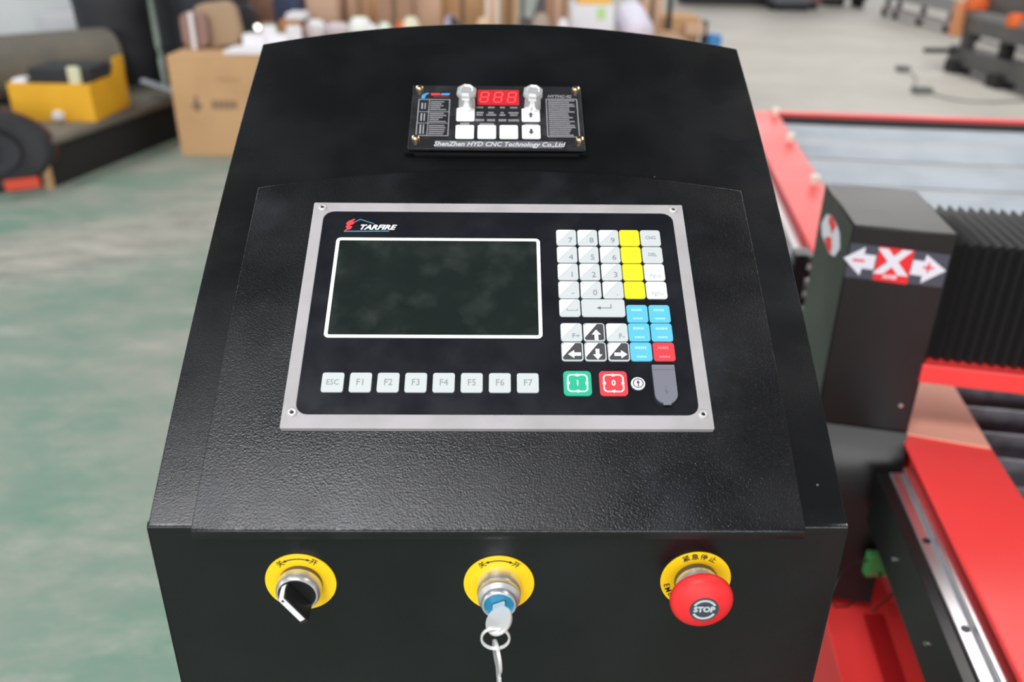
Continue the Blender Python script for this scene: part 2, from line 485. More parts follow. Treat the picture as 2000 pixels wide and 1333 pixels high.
# logo
lg = MB()
S = .0005
MB_logo = empty
zl = -.00055
def flat(poly, z0, z1, name, mt, par, M=MP): return MB().prism(poly, z0, z1, M).build(name, mt, par)
lgo = flat([(-.1232,.2386),(-.1178,.2408),(-.1168,.2432),(-.1196,.2440),(-.1160,.2458),(-.1152,.2478),(-.1172,.2482),(-.1150,.2506),(-.1160,.2512),(-.1205,.2488),(-.1222,.2462),(-.1210,.2446),(-.1222,.2428),(-.1208,.2412)], -.0006, -.00035, 'logo', logo_red, ctl)
mb = MB()
def line(mb, a, b, wd, z0=-.0006, z1=-.0004, M=MP):
    a = Vector(a); b = Vector(b); d = (b-a).normalized(); n = Vector((-d.y, d.x))*wd/2
    mb.prism([tuple(a-n), tuple(b-n), tuple(b+n), tuple(a+n)], z0, z1, M)
line(mb, (-.1153,.2478), (-.1111,.2507), .0008); line(mb, (-.1114,.2507), (-.1000,.2462), .0008); line(mb, (-.1228,.2383), (-.0875,.2388), .0010)
mb.build('logo_roof_line', logo_blue, lgo)
mb = MB(); text_geo(mb, 'TARFIRE', .0068, MP @ T((-.0977, .2424, -.00045)), shear=.35, bold=.00022, sx=1.12)
mb.build('logo_lettering', ink_white, lgo)

# keys
KW, KH = .0157, .0158
HT = .0007
def key(u, v, w_=KW, h_=KH, mt=key_m, r=.0022, label=None):
    o = MB().prism(rrect(u-w_/2, u+w_/2, v-h_/2, v+h_/2, r, 4), -.0008, HT, MP).build('key', mt, ctl, bevel=.0003, segs=1)
    if label: o['label'] = label
    return o
def legend(par, txt, u, v, size, mt=key_ink, name='legend', **k):
    mb = MB(); text_geo(mb, txt, size, MP @ T((u, v, HT+.00014)), **k)
    return mb.build(name, mt, par)
def half(par, u, v, w_=KW, h_=KH, mt=key_white, i=.0004):
    x0, x1, y0, y1 = u-w_/2+i, u+w_/2-i, v-h_/2+i, v+h_/2-i
    r = .0018
    pts = [(x0, y0+.0016), (x1-.0030, y1), (x0+r, y1), (x0+r*.3, y1-r*.3), (x0, y1-r)]
    o = MB().prism(pts, HT, HT+.00005, MP).build('key_corner_patch', mt, par)
    ln = MB(); line(ln, (x0, y0+.0016), (x1-.0030, y1), .00022, HT, HT+.00008)
    ln.build('diagonal_line', ink_faint, o)
    return o
cols = (.0513, .0679, .0846, .1009, .1174)
rows = (.2327, .2159, .1992, .1824)
digits = (('7','8','9'),('4','5','6'),('1','2','3'),('-','0','.'))
right = ('CHG', 'DEL', 'PgUp', 'PgDn')
for r_, v in enumerate(rows):
    for c_ in range(3):
        k = key(cols[c_], v, label='grey number key with white corner patch, %s' % ('digit '+digits[r_][c_] if digits[r_][c_].isdigit() else 'punctuation'))
        half(k, cols[c_], v)
        legend(k, digits[r_][c_], cols[c_]+.0030, v-.0030, .0072)
    k = key(cols[3], v, mt=key_yellow, label='plain yellow key'); legend(k, ('/', '*', '-', '+')[r_], cols[3]+.001, v-.0005, .0040, ink_yellow2)
    if r_ < 2:
        k = key(cols[4], v); legend(k, right[r_], cols[4], v, .0045, sx=.85)
    else:
        k = key(cols[4], v, mt=key_white, label='white page key'); legend(k, right[r_], cols[4]+.0005, v-.0036, .0044, ink_faint, sx=.95)
k = key(cols[0], .1659, label='grey space key with white corner patch'); half(k, cols[0], .1659)
mb = MB(); u, v = cols[0]+.0018, .1633
line(mb, (u-.0038, v+.0018), (u-.0038, v), .0004, HT, HT+.0001); line(mb, (u-.0040, v), (u+.0040, v), .0004, HT, HT+.0001); line(mb, (u+.0038, v), (u+.0038, v+.0018), .0004, HT, HT+.0001)
mb.build('space_symbol', key_ink, k)
k = key(.0762, .1659, .0324, KH, label='wide grey enter key')
mb = MB(); line(mb, (.0820, .1692), (.0820, .1656), .0005, HT, HT+.0001); line(mb, (.0822, .1656), (.0738, .1656), .0005, HT, HT+.0001)
mb.prism([(.0712, .1656), (.0742, .1642), (.0742, .1670)], HT, HT+.0001, MP); mb.build('enter_arrow', mat('enter_ink', srgb(96, 100, 104), .6), k)
# blue / red keys with two-line print
def two_lines(k, u, v, mt, top=True):
    mb = MB(); random.seed(int(u*1e4+v*1e5))
    x = u-.0040
    while x < u+.0038:
        wd = random.uniform(.0006, .0012); mb.prism([(x, v+.0022), (x+wd, v+.0022), (x+wd, v+.0042), (x, v+.0042)], HT, HT+.00006, MP); x += wd+.0004
    x = u-.0034
    while x < u+.0032:
        wd = random.uniform(.0005, .001); mb.prism([(x, v-.0052), (x+wd, v-.0052), (x+wd, v-.0036), (x, v-.0036)], HT, HT+.00006, MP); x += wd+.0004
    mb.build('legend', mt, k)
for (c_, v) in ((3, .1608), (4, .1608), (3, .1444), (4, .1444), (3, .1278)):
    k = key(cols[c_]+.0002, v, mt=key_blue, label='light blue function key'); two_lines(k, cols[c_], v, ink_pale_blue)
k = key(cols[4]+.0002, .1278, mt=key_red, label='small red key at the end of the blue keys'); two_lines(k, cols[4], .1278, ink_pale_red)
# jog keys
def arrow_poly(u, v, d, L=.0100, hw=.0034, sw=.0014):
    base = [(-L/2, -sw), (L*.02, -sw), (L*.02, -hw), (L/2, 0), (L*.02, hw), (L*.02, sw), (-L/2, sw)]
    a = {'r': 0, 'u': PI/2, 'l': PI, 'd': -PI/2}[d]
    return [(u+x*math.cos(a)-y*math.sin(a), v+x*math.sin(a)+y*math.cos(a)) for x, y in base]
for c_, v, kind in ((0,.1443,'F+'),(1,.1443,'u'),(2,.1443,'F-'),(0,.1277,'l'),(1,.1277,'d'),(2,.1277,'r')):
    u = cols[c_]+.0003
    if kind.startswith('F'):
        k = key(u, v, label='grey feed key %s with white corner patch' % ('plus' if kind == 'F+' else 'minus')); half(k, u, v); legend(k, kind, u+.0032, v-.0036, .0058)
    else:
        k = key(u, v, label='charcoal arrow key pointing %s' % {'u':'up','l':'left','d':'down','r':'right'}[kind])
        i = .0009
        MB().prism(rrect(u-KW/2+i, u+KW/2-i, v-KH/2+i, v+KH/2-i, .0014, 3), HT, HT+.00004, MP).build('charcoal_field', key_dark, k)
        x0, x1, y0, y1 = u-KW/2+i, u+KW/2-i, v-KH/2+i, v+KH/2-i
        MB().prism([(x0, y0+.0022), (x1-.0046, y1), (x0+.0014, y1), (x0, y1-.0014)], HT, HT+.00009, MP).build('key_corner_patch', key_white, k)
        L = .0094 if kind in 'lr' else .0090
        MB().prism(arrow_poly(u+.0014, v-.0024, kind, L), HT, HT+.00014, MP).build('arrow_symbol', ink_white, k)
# F keys
for nm, u in zip(('ESC','F1','F2','F3','F4','F5','F6','F7'), (-.1172,-.0978,-.0785,-.0592,-.0397,-.0201,-.0004,.0192)):
    k = key(u, .1017, .0154, .0157, r=.0018, label='grey %s key under the screen' % nm)
    legend(k, nm, u, .1015, .0074 if nm != 'ESC' else .0062, mat('grey_key_ink', srgb(140, 146, 148), .6), sx=.9)
# start / stop keys
for u, mt, t_, lb in ((.0541, key_green, '1', 'large green cycle start key'), (.0794, key_red, '0', 'large red cycle stop key')):
    v = .1015
    k = key(u, v, .0198, .0200, mt, r=.0030, label=lb)
    o_ = rrect(u-.0073, u+.0073, v-.0072, v+.0072, .0030, 5); i_ = rrect(u-.0063, u+.0063, v-.0062, v+.0062, .0022, 5)
    mb = MB().ring(o_, i_, HT, HT+.00008, MP)
    for a in range(4):
        ca, sa = math.cos(a*PI/2), math.sin(a*PI/2)
        mb.prism([(u+x*ca-y*sa, v+x*sa+y*ca) for x, y in ((.0055,-.0012),(.0080,0),(.0055,.0012))], HT, HT+.0001, MP)
    mb.build('key_outline', ink_white, k); legend(k, t_, u, v, .0062, ink_white, bold=.0001)
# round panel lock
lk = MB().lathe([(.0050, -.0006), (.0050, .0006), (.0046, .0009), (0, .0009)], 28, MP @ T((.0967, .1015, 0))).build('round_mark', sticker_white, ctl)
MB().lathe([(.0038, .0009), (.0038, .00095), (.0031, .00095), (.0031, .0009)], 28, MP @ T((.0967, .1015, 0))).build('dark_circle', key_dark, lk)
MB().prism(arrow_poly(.0967, .1015, 'u', .0052, .0013, .0004), .0009, .00100, MP).build('up_arrow', key_dark, lk)
# rubber USB cover
n = 14
cu, cv, hw_, = .1155, .0925, .0080
pts = [(cu-hw_, .1155), ] 
pts = [(.1235, .1160), (.1073, .1160)] + [(cu-hw_*math.cos(a), .0925-.0078*math.sin(a)) for a in [PI*k/n for k in range(n+1)]]
cover = MB().prism(pts, -.0006, .0024, MP, True).build('usb_port_cover', rubber_grey, ctl, bevel=.0005)
cover['label'] = 'grey rubber flap over the usb port'
MB().box(.1076, .1232, .1116, .1120, .0024, .0027, MP).build('hinge_ridge', rubber_grey, cover)
MB().box(.1125, .1182, .0836, .0860, .0010, .0026, MP).build('pull_tab', rubber_grey, cover, bevel=.0004)
mb = MB(); line(mb, (.1156, .0985), (.1156, .0920), .0004, .0024, .00255); line(mb, (.1156, .0940), (.1142, .0952), .0003, .0024, .00255); line(mb, (.1156, .0930), (.1168, .0944), .0003, .0024, .00255)
mb.build('usb_symbol', mat('dark_rubber_mark', srgb(90, 92, 102), .6), cover)
base_at(ctl)

# ------------------------------------------------------------------ torch height controller
e2 = Vector((0, .0738, .0386)).normalized(); n2 = Vector((0, -e2.z, e2.y))
MT = rot_frame(Vector((-.0036, .2722, 1.1786)), (1, 0, 0), e2, n2)
thc = empty('height_controller', MT @ Vector((0, .04, -.012)), 'small black module with three red digits, two chrome knobs and white buttons', 'controller')
MB().prism([(-.0745, 0), (.0745, 0), (.0745, .083), (-.0745, .083)], -.002, 0, MT).build('faceplate', thc_face, thc, bevel=.0003)
MB().prism([(-.070, .004), (.070, .004), (.070, .079), (-.070, .079)], -.016, -.002, MT).build('housing', black_plastic, thc)
MB().ring([(-.0790, .0005), (.0765, .0005), (.0755, .0825), (-.0775, .0825)], [(-.069, .005), (.069, .005), (.069, .078), (-.069, .078)], -.0060, -.0045, MT).build('mounting_flange', powder, thc)
for u, v in ((-.0685, .0770), (.0702, .0776), (-.0682, .0110), (.0702, .0109)):
    s = MB().lathe([(.0034, 0), (.0036, .0016), (.0030, .0030), (.0018, .0037), (0, .0039)], 18, MT @ T((u, v, 0))).build('brass_screw', brass, thc)
    MB().box(-.0020, .0020, -.0003, .0003, .0030, .0040, MT @ T((u, v, 0)) @ RZ(.6)).build('screw_slot', ink_dark, s)
dp = MB().prism(rrect(-.0170, .0195, .0566, .0768, .0006, 2), 0, .0006, MT).build('led_display', thc_led, thc)
dp['label'] = 'red three-digit led window'
for i in range(3):
    cx, cy = -.0110+i*.0121, .0667; mb = MB()
    def seg(a, b): 
        line(mb, (cx+a[0]+a[1]*.12, cy+a[1]), (cx+b[0]+b[1]*.12, cy+b[1]), .0012, .0006, .0007, MT)
    for a, b in (((-.0028,.0066),(.0028,.0066)),((-.0028,0),(.0028,0)),((-.0028,-.0066),(.0028,-.0066)),((-.0033,.006),(-.0033,.0007)),((.0033,.006),(.0033,.0007)),((-.0033,-.0007),(-.0033,-.006)),((.0033,-.0007),(.0033,-.006))): seg(a, b)
    mb.build('digit', thc_digit, dp)
btns = [(-.0271, .0432), (.0294, .0432), (-.0272, .0208), (-.0084, .0210), (.0103, .0211), (.0294, .0214)]
for q, (u, v) in enumerate(btns):
    k = MB().prism(rrect(u-.0079, u+.0079, v-.0088, v+.0088, .0016, 3), 0, .0008, MT).build('button', key_white, thc, bevel=.0003, segs=1)
    mb = MB()
    if q == 1: mb.prism([(p[0], p[1]) for p in arrow_poly(u, v, 'u', .0068, .0024, .0011)], .0008, .0009, MT); mb.build('arrow_symbol', key_dark, k); k['label'] = 'white button with up arrow'
    elif q == 5: mb.prism([(p[0], p[1]) for p in arrow_poly(u, v, 'd', .0068, .0024, .0011)], .0008, .0009, MT); mb.build('arrow_symbol', key_dark, k); k['label'] = 'white button with down arrow'
    else:
        for ln in range((1, 0, 2, 1, 2)[q]):
            vv = v-.0012+ln*.0030
            line(mb, (u-.0042, vv), (u+.0042, vv), .0009, .0008, .00085, MT)
        mb.build('legend', mat('faint_button_print', srgb(214, 214, 222), .5), k)
def strokes(mb, u, v, wd, ht, M=MT, z=0.0, seed=1, dens=.0011):
    rn = random.Random(seed); x = u-wd/2
    while x < u+wd/2-.0003:
        w_ = rn.uniform(.45, .8)*dens; mb.prism([(x, v-ht/2), (min(x+w_, u+wd/2), v-ht/2), (min(x+w_, u+wd/2), v+ht/2), (x, v+ht/2)], z, z+.0001, M); x += w_+dens*.28
mb = MB(); sd = 0
for r_, (v, ws) in enumerate(((.0534, (.006,.0055,.0042,.006)), (.0465, (.006,.005,.003,.009)), (.0435, (.006,.0085,.005,.0062)), (.0366, (.0075,.0072,.0066,.0095)))):
    for c_, u in enumerate((-.0146, -.0048, .0049, .0147)):
        sd += 1; strokes(mb, u, v, ws[c_], .0021 if r_ != 3 else .003, seed=sd)
strokes(mb, -.0272, .0318, .008, .0024, seed=40); strokes(mb, -.0084, .0316, .012, .0022, seed=41); strokes(mb, .0300, .0316, .011, .0016, seed=42); strokes(mb, .0310, .0530, .006, .0024, seed=43)
mb.build('small_print', thc_grey, thc)
# left and right tables
mb = MB().ring([(-.0688,.0158),(-.0410,.0158),(-.0410,.0640),(-.0688,.0640)], [(-.0680,.0166),(-.0418,.0166),(-.0418,.0632),(-.0680,.0632)], 0, .0001, MT)
for v in (.0472, .0322): line(mb, (-.0684, v), (-.0414, v), .0006, 0, .0001, MT)
line(mb, (-.0592, .0162), (-.0592, .0636), .0006, 0, .0001, MT)
rn = random.Random(5)
for i in range(17):
    v = .0186+i*.00262
    if abs(v-.0472) < .0012 or abs(v-.0322) < .0012: continue
    wd = rn.uniform(.008, .015); strokes(mb, -.0580+wd/2, v, wd, .0015, seed=50+i, dens=.0009)
for v, h in ((.0400, .010), (.0548, .008), (.0244, .012)):
    line(mb, (-.0652, v-h/2), (-.0652, v+h/2), .0014, 0, .0001, MT); line(mb, (-.0626, v-h/2), (-.0626, v+h/2), .0010, 0, .0001, MT)
mb.build('parameter_table', thc_grey, thc)
mb = MB().ring(rrect(.0430,.0708,.0156,.0660,.0015,3), rrect(.0438,.0700,.0164,.0652,.001,3), 0, .0001, MT)
for i in range(19):
    v = .0180+i*.00253; wd = rn.uniform(.017, .0235)
    strokes(mb, .0450+wd/2, v, wd, .0016, seed=80+i, dens=.0009)
mb.build('notes_table', thc_grey, thc)
mb = MB(); text_geo(mb, 'HYTHC-02', .0050, MT @ T((.0552, .0690, .0001)), shear=.2, bold=.0001, sx=.9); mb.build('model_lettering', thc_grey, thc)
mb = MB(); text_geo(mb, 'ShenZhen HYD CNC Technology Co.,Ltd', .0078, MT @ T((.0020, .0058, .00012)), shear=.3, bold=.00016, sx=.82)
mb.build('maker_lettering', mat('soft_white_ink', srgb(196, 198, 200), .5), MB().prism([(-.0520,.0018),(.0552,.0018),(.0562,.0100),(-.0520,.0100)], 0, .00005, MT).build('maker_band', mat('dim_grey_band', srgb(98, 98, 102), .5), thc))
lo2 = MB().prism([(-.0580,.0690),(-.0500,.0695),(-.0500,.0722),(-.0585,.0722)], 0, .0001, MT).build('wing_logo', logo_red, thc)
mb = MB(); mb.prism([(-.0668,.0650),(-.0635,.0650),(-.0628,.0690),(-.0596,.0722),(-.0622,.0726),(-.0660,.0698)], 0, .0001, MT); mb.prism([(-.0496,.0694),(-.0425,.0694),(-.0412,.0722),(-.0490,.0722)], 0, .0001, MT)
mb.build('wing_logo_blue', mat('bright_blue_print', srgb(70, 150, 215), .5), lo2)
MB().prism([(-.0560,.0668),(-.0420,.0668),(-.0420,.0676),(-.0560,.0680)], 0, .0001, MT).build('wing_logo_line', mat('dark_red_print', srgb(130, 40, 52), .5), lo2)
for u, v in ((-.0261, .0546), (.0311, .0546)):
    Mk = MT @ T((u, v, 0))
    st = MB().lathe([(.0074, 0), (.0072, .004), (.0068, .010), (.0068, .012)], 28, Mk).build('chrome_knob', mat('polished_nickel', (.88, .88, .87), .2, .6), thc)
    MB().lathe([(.0070, .0115), (.0086, .0128), (.0090, .0150), (.0086, .0172), (.0066, .0190), (.0058, .0188), (.0050, .0178), (0, .0176)], 8, Mk @ RZ(.3), smooth=False).build('hex_cap', mat('polished_nickel', (.88, .88, .87), .2, .6), st)
base_at(thc)

# ------------------------------------------------------------------ the three switches on the front
def front_frame(x, z): return rot_frame((x, 0, z), (1, 0, 0), (0, 0, 1), (0, -1, 0))
def ring_plate(root, M, mt=yellow_ring):
    mb = MB(); n = 48
    o = [(.0237*math.cos(2*PI*i/n), .0237*math.sin(2*PI*i/n)) for i in range(n)]
    i_ = [(.0112*math.cos(2*PI*i/n), .0112*math.sin(2*PI*i/n)) for i in range(n)]
    return mb.ring(o, i_, 0, .0011, M).build('legend_ring', mt, root, bevel=.0002, segs=1)
def ring_text(par, M, items, size, r):
    for ch, a, flip in items:
        mb = MB(); th = math.radians(a)
        rot = th-PI/2 if not flip else th+PI/2
        text_geo(mb, ch, size, M @ T((r*math.cos(th), r*math.sin(th), .0012)) @ RZ(rot), bold=.00008)
        mb.build('lettering', ink_dark, par)
def arc_arrow(par, M, r, a0, a1):
    mb = MB(); N = 14; wd = .00040
    A_ = [math.radians(a0+(a1-a0)*k/N) for k in range(N+1)]
    for a, b in zip(A_, A_[1:]):
        mb.prism([((r-wd)*math.cos(b),(r-wd)*math.sin(b)),((r-wd)*math.cos(a),(r-wd)*math.sin(a)),((r+wd)*math.cos(a),(r+wd)*math.sin(a)),((r+wd)*math.cos(b),(r+wd)*math.sin(b))][::-1], .0011, .00125, M)
    for a, s in ((A_[0], 1), (A_[-1], -1)):
        t = Vector((-math.sin(a), math.cos(a)))*s; nn = Vector((math.cos(a), math.sin(a))); c = nn*r
        p = [c-t*.0028, c-nn*.0011, c+nn*.0011]
        if s < 0: p = p[::-1]
        p = [tuple(q) for q in p]
        area_ = sum(p[i][0]*p[(i+1)%3][1]-p[(i+1)%3][0]*p[i][1] for i in range(3))
        if area_ < 0: p = p[::-1]
        mb.prism(p, .0011, .00125, M)
    mb.build('arc_arrow', ink_dark, par)
# selector
M1 = front_frame(-.1328, .9545)
sel = empty('selector_switch', (-.1328, 0, .9545), 'rotary switch with black lever knob on yellow ring at console front left', 'switch')
rg = ring_plate(sel, M1)
arc_arrow(rg, M1, .0200, 74, 114)
ring_text(rg, M1, (('关', 127, False), ('开', 60, False)), .0052, .0198)
collar_shade_brown = mat('collar_shade_brown', srgb(92, 80, 62), .35)  # brown that paints the shading on the collar's lower part
MB().lathe([(.0112, 0), (.0144, .0003), (.0144, .0046)], 44, M1).build('collar_shade_ring', collar_shade_brown, sel)
MB().lathe([(.0140, .0044), (.0147, .0046), (.0147, .0098), (.0143, .0118), (.0134, .0133), (.0126, .0134), (.0121, .0122)], 44, M1).build('collar', mat('warm_silver', (.80, .79, .77), .34, .75), sel)
kb = MB().lathe([(.0122, .0118), (.0120, .0126), (0, .0128)], 40, M1).build('knob_disc', black_plastic, sel)
a_ = math.radians(34)
MF = M1 @ RZ(a_) @ Matrix.Rotation(PI/2, 4, 'Y') @ Matrix.Rotation(0, 4, 'Z')
# fin in local: x across, y along, z out
MFn = M1 @ RZ(a_)
def fin_poly(h0, h1): return [(-.0122, h0), (.0122, h0), (.0132, h1), (-.0112, h1)]
mb = MB()
hw_ = .0028
prof = [(-.0124, .0126), (.0120, .0126), (.0120, .0200), (.0112, .0268), (-.0128, .0268)]
vs = [(-hw_, y, z) for y, z in prof]+[(hw_, y, z) for y, z in prof]; k_ = len(prof)
mb.add(vs, [tuple(range(k_-1, -1, -1)), tuple(range(k_, 2*k_))]+[(i, (i+1) % k_, k_+(i+1) % k_, k_+i) for i in range(k_)], MFn)
fin = mb.build('lever', black_plastic, sel, bevel=.0005, segs=2)
mb = MB(); mb.box(-.0019, .0019, -.0100, .0112, .0268, .0270, MFn); mb.add([(-.0019,.0113,.0270),(.0019,.0113,.0270),(.0019,.0123,.0196),(-.0019,.0123,.0196),(-.0019,.0123,.0150),(.0019,.0123,.0150)], [(0,1,2,3),(3,2,5,4)], MFn)
wi = mb.build('white_pointer', ink_white, fin)
MB().box(-.0008, .0008, .0088, .0104, .0270, .0272, MFn).build('pointer_mark', black_plastic, fin)
base_at(sel)
# key switch
M2 = front_frame(-.0005, .9530)
ks = empty('key_switch', (-.0005, 0, .953), 'silver key lock switch with blue insert on yellow ring', 'switch')
rg = ring_plate(ks, M2); arc_arrow(rg, M2, .0200, 70, 110)
ring_text(rg, M2, (('关', 124, False), ('开', 56, False)), .0052, .0198)
MB().lathe([(.0116, 0), (.0146, .0005), (.0146, .0100), (.0140, .0114), (.0142, .0120), (.0140, .0150), (.0122, .0166), (.0116, .0172), (.0116, .0205), (.0110, .0214), (.0100, .0214), (.0096, .0196)], 48, M2).build('collar', mat('satin_silver', (.82, .82, .84), .36, .85), ks)
ins = MB().lathe([(.0098, .0200), (.0070, .0186), (0, .0182)], 40, M2).build('blue_insert', blue_plastic, ks)
sd_ = math.radians(24)
MB().box(-.0046, .0046, -.0007, .0007, .0184, .0190, M2 @ RZ(sd_)).build('key_slot', black_plastic, ins)
base_at(ks)
# inserted key: plane spanned by slot direction and outward axis
MK = M2 @ RZ(sd_) @ Matrix.Rotation(PI/2, 4, 'X')     # x along slot, y outward, z thickness
ky = empty('lock_key', (-.0005, -.035, .953), 'silver key with oval bow inserted in the key lock switch', 'key')
n = 32; cy = .0345
ov = [(.0090*math.cos(2*PI*i/n), cy+.0118*math.sin(2*PI*i/n)) for i in range(n)]
hl = [(.0018*math.cos(2*PI*i/n), .0415+.0016*math.sin(2*PI*i/n)) for i in range(n)]
# hole is made by bridging loops
def key_mesh(M, th=.0011):
    mb = MB(); mb.ring(ov, hl, -th, th, M); return mb
key_steel = mat('nickel_key', (.86, .86, .85), .32, .45)
bow = key_mesh(MK).build('key_bow', key_steel, ky, bevel=.0004, segs=2)
MB().box(-.0042, .0042, .017, .0240, -.0006, .0006, MK).build('key_blade', key_steel, ky)
base_at(ky)
hole = MK @ Vector((0, .0415, 0))
# key ring: hangs in a near vertical plane facing the camera
rc = Vector((hole.x-.0022, hole.y-.0005, hole.z-.0074))
mb = MB()
for dy in (-.0006, .0006):
    mb.tube([rc+Vector((.0088*math.cos(2*PI*i/40), dy, .0088*math.sin(2*PI*i/40))) for i in range(40)], .0007, 8, closed=True)
tag(mb.build('key_ring', key_steel), 'thin split steel ring hanging from the inserted key', 'ring')
# spare key seen nearly edge-on
kb2 = rc+Vector((.0005, 0, -.0088))
MK2 = rot_frame(kb2+Vector((0, 0, .0034)), Vector((.25, -.968, 0)), (0.06, 0.015, -.998), Vector((.968, .25, 0)))
k2 = empty('spare_key', kb2, 'silver spare key hanging edge-on below the key ring', 'key')
def shifted(loop, dy): return [(x, y+dy) for x, y in loop]
ov2 = [(.0088*math.cos(2*PI*i/n), .0105+.0125*math.sin(2*PI*i/n)) for i in range(n)]
hl2 = [(.0020*math.cos(2*PI*i/n), .0026+.0018*math.sin(2*PI*i/n)) for i in range(n)]
MB().ring(ov2, hl2, -.0011, .0011, MK2).build('key_bow', key_steel, k2, bevel=.0004, segs=2)
bl = [(-.0036, .022), (.0036, .022)]
tz = [(.0036, .022)]
y = .024
while y < .046: tz += [(.0036, y), (.0018, y+.0014), (.0034, y+.0028)]; y += .0036
poly = [(-.0036, .021)]+[(p[0], p[1]) for p in tz]+[(0, .050), (-.0036, .047)]
MB().prism(poly, -.0009, .0009, MK2).build('key_blade', key_steel, k2)
base_at(k2)
# emergency stop
M3 = front_frame(.1316, .9562)
es = empty('emergency_stop_button', (.1316, 0, .9562), 'red mushroom STOP button on yellow ring at console front right', 'button')
rg = ring_plate(es, M3)
ring_text(rg, M3, (('紧', 114, False), ('急', 97, False), ('停', 80, False), ('止', 62, False)), .0052, .0200)
word = 'EMERGENCY STOP'
ring_text(rg, M3, [(c, 192+i*12.2, True) for i, c in enumerate(word) if c != ' '], .0056, .0198)
MB().lathe([(.0112, 0), (.0146, .0003), (.0146, .0046)], 44, M3).build('collar_shade_ring', collar_shade_brown, es)  # added ring, painted shading at the foot of this collar too
MB().lathe([(.0140, .0044), (.0144, .0046), (.0142, .0100), (.0132, .0118), (.0118, .0122), (.0118, .0145)], 44, M3).build('collar', mat('warm_silver', (.80, .79, .77), .34, .75), es)
MB().lathe([(.0100, .0140), (.0150, .0146), (.0196, .0160), (.0205, .0172), (.0206, .0196), (.0200, .0208), (.0203, .0213), (.0198, .0226), (.0182, .0243), (.0150, .0260), (.0110, .0274), (.0098, .0280), (0, .0280)], 56, M3).build('mushroom_cap', red_plastic, es)
ld = MB().lathe([(.0096, .0279), (.0096, .0283), (0, .0283)], 40, M3).build('label_disc', grey_label, es)
mb = MB(); text_geo(mb, 'STOP', .0060, M3 @ T((0, 0, .0284)), bold=.00034, sx=.95); mb.build('stop_lettering', pale_grey_ink, ld)
mb = MB()
for a0, a1 in ((28, 152), (208, 332)):
    N = 14; A_ = [math.radians(a0+(a1-a0)*k/N) for k in range(N+1)]
    for a, b in zip(A_, A_[1:]):
        r0, r1 = .0066, .0082
        mb.prism([(r0*math.cos(a),r0*math.sin(a)),(r1*math.cos(a),r1*math.sin(a)),(r1*math.cos(b),r1*math.sin(b)),(r0*math.cos(b),r0*math.sin(b))], .0283, .0285, M3)
mb.build('turn_arrows', pale_grey_ink, ld)
base_at(es)

# ------------------------------------------------------------------ cutting table to the right
tbl = empty('cutting_table', (.9, 1.5, 0), 'red machine bed with long rail, steel guide and metal slats', 'machine')
def lx(y, which): return .6538+.155*(y-.719) if which == 'l' else .7848+.156*(y-.69)
YN, YF = -.45, 3.29
def strip(mb, xl, xr, z0, z1, y0=YN, y1=YF, step=.5):
    """bar following the table's long direction; xl, xr are functions of y"""
    v = [(xl(y0),y0,z0),(xr(y0),y0,z0),(xr(y1),y1,z0),(xl(y1),y1,z0),(xl(y0),y0,z1),(xr(y0),y0,z1),(xr(y1),y1,z1),(xl(y1),y1,z1)]
    return mb.add(v, [(3,2,1,0),(4,5,6,7),(0,1,5,4),(1,2,6,5),(2,3,7,6),(3,0,4,7)])
L_ = lambda off: (lambda y: lx(y, 'l')+off)
R_ = lambda off: (lambda y: lx(y, 'r')+off)
strip(MB(), L_(0), R_(0), .592, .600).build('rail_cover', red_paint, tbl, bevel=.003)
strip(MB(), L_(.012), R_(-.004), .40, .5915).build('side_beam', red_paint, tbl)
gr_ = strip(MB(), L_(-.032), L_(.010), .545, .575, YN, .665).build('guide_rail', alu, tbl, bevel=.002)
strip(MB(), L_(-.032), L_(.010), .545, .575, .99, YF).build('guide_rail', alu, tbl, bevel=.002)
strip(MB(), L_(-.012), L_(.010), .5755, .584, YN, .665).build('guide_rail_lip', alu, tbl, bevel=.001)
for y in (-.02, .15, .335, .50):
    MB().lathe([(.0055, 0), (.0055, .0012), (0, .0012)], 16, T((lx(y, 'l')-.021, y, .575))).build('rail_bolt', black_plastic, gr_)
strip(MB(), L_(-.050), L_(-.033), .482, .572, YN, .665).build('rack_plate', black_gloss, tbl, bevel=.0015)
strip(MB(), L_(-.050), L_(-.033), .482, .560, .96, 3.2).build('side_web', mat('pale_grey_web', srgb(150, 148, 148), .45), tbl, bevel=.0015)
for y in (.02, .18, .36, .52):
    MB().lathe([(.0030, 0), (.003, .003), (0, .003)], 12, T((lx(y, 'l')-.050, y, .525)) @ Matrix.Rotation(-PI/2, 4, 'Y')).build('hex_bolt', steel, tbl)
# red flange and bracket beyond the gantry
strip(MB(), L_(-.062), L_(-.034), .40, .480, .99, 3.2).build('side_flange', red_paint, tbl)
MB().prism([(.705,1.29),(.7403,1.315),(.765,1.50),(.70,1.53),(.66,1.30)], .35, .45).build('side_bracket', red_paint, tbl, bevel=.003)
# red foot beam
FX = L_(-.215); 
strip(MB(), L_(-.076), L_(.110), .235, .262, YN, 3.0).build('foot_beam_top', red_paint, tbl, bevel=.002)
strip(MB(), L_(-.070), L_(.105), .02, .234, YN, 3.0).build('foot_beam', red_paint, tbl)
strip(MB(), L_(-.010), L_(.026), .2622, .266, YN, .68).build('painted_shade_strip', mat('shaded_red', srgb(168, 26, 30), .4), tbl, bevel=.002)  # darker red paints the shaded band along the foot beam
# legs under the beam
for y in (-.2, 1.0, 2.2, 3.1):
    MB().box(lx(y,'r')-.1, lx(y,'r')-.01, y-.05, y+.05, 0, .40).build('leg', red_paint, tbl)
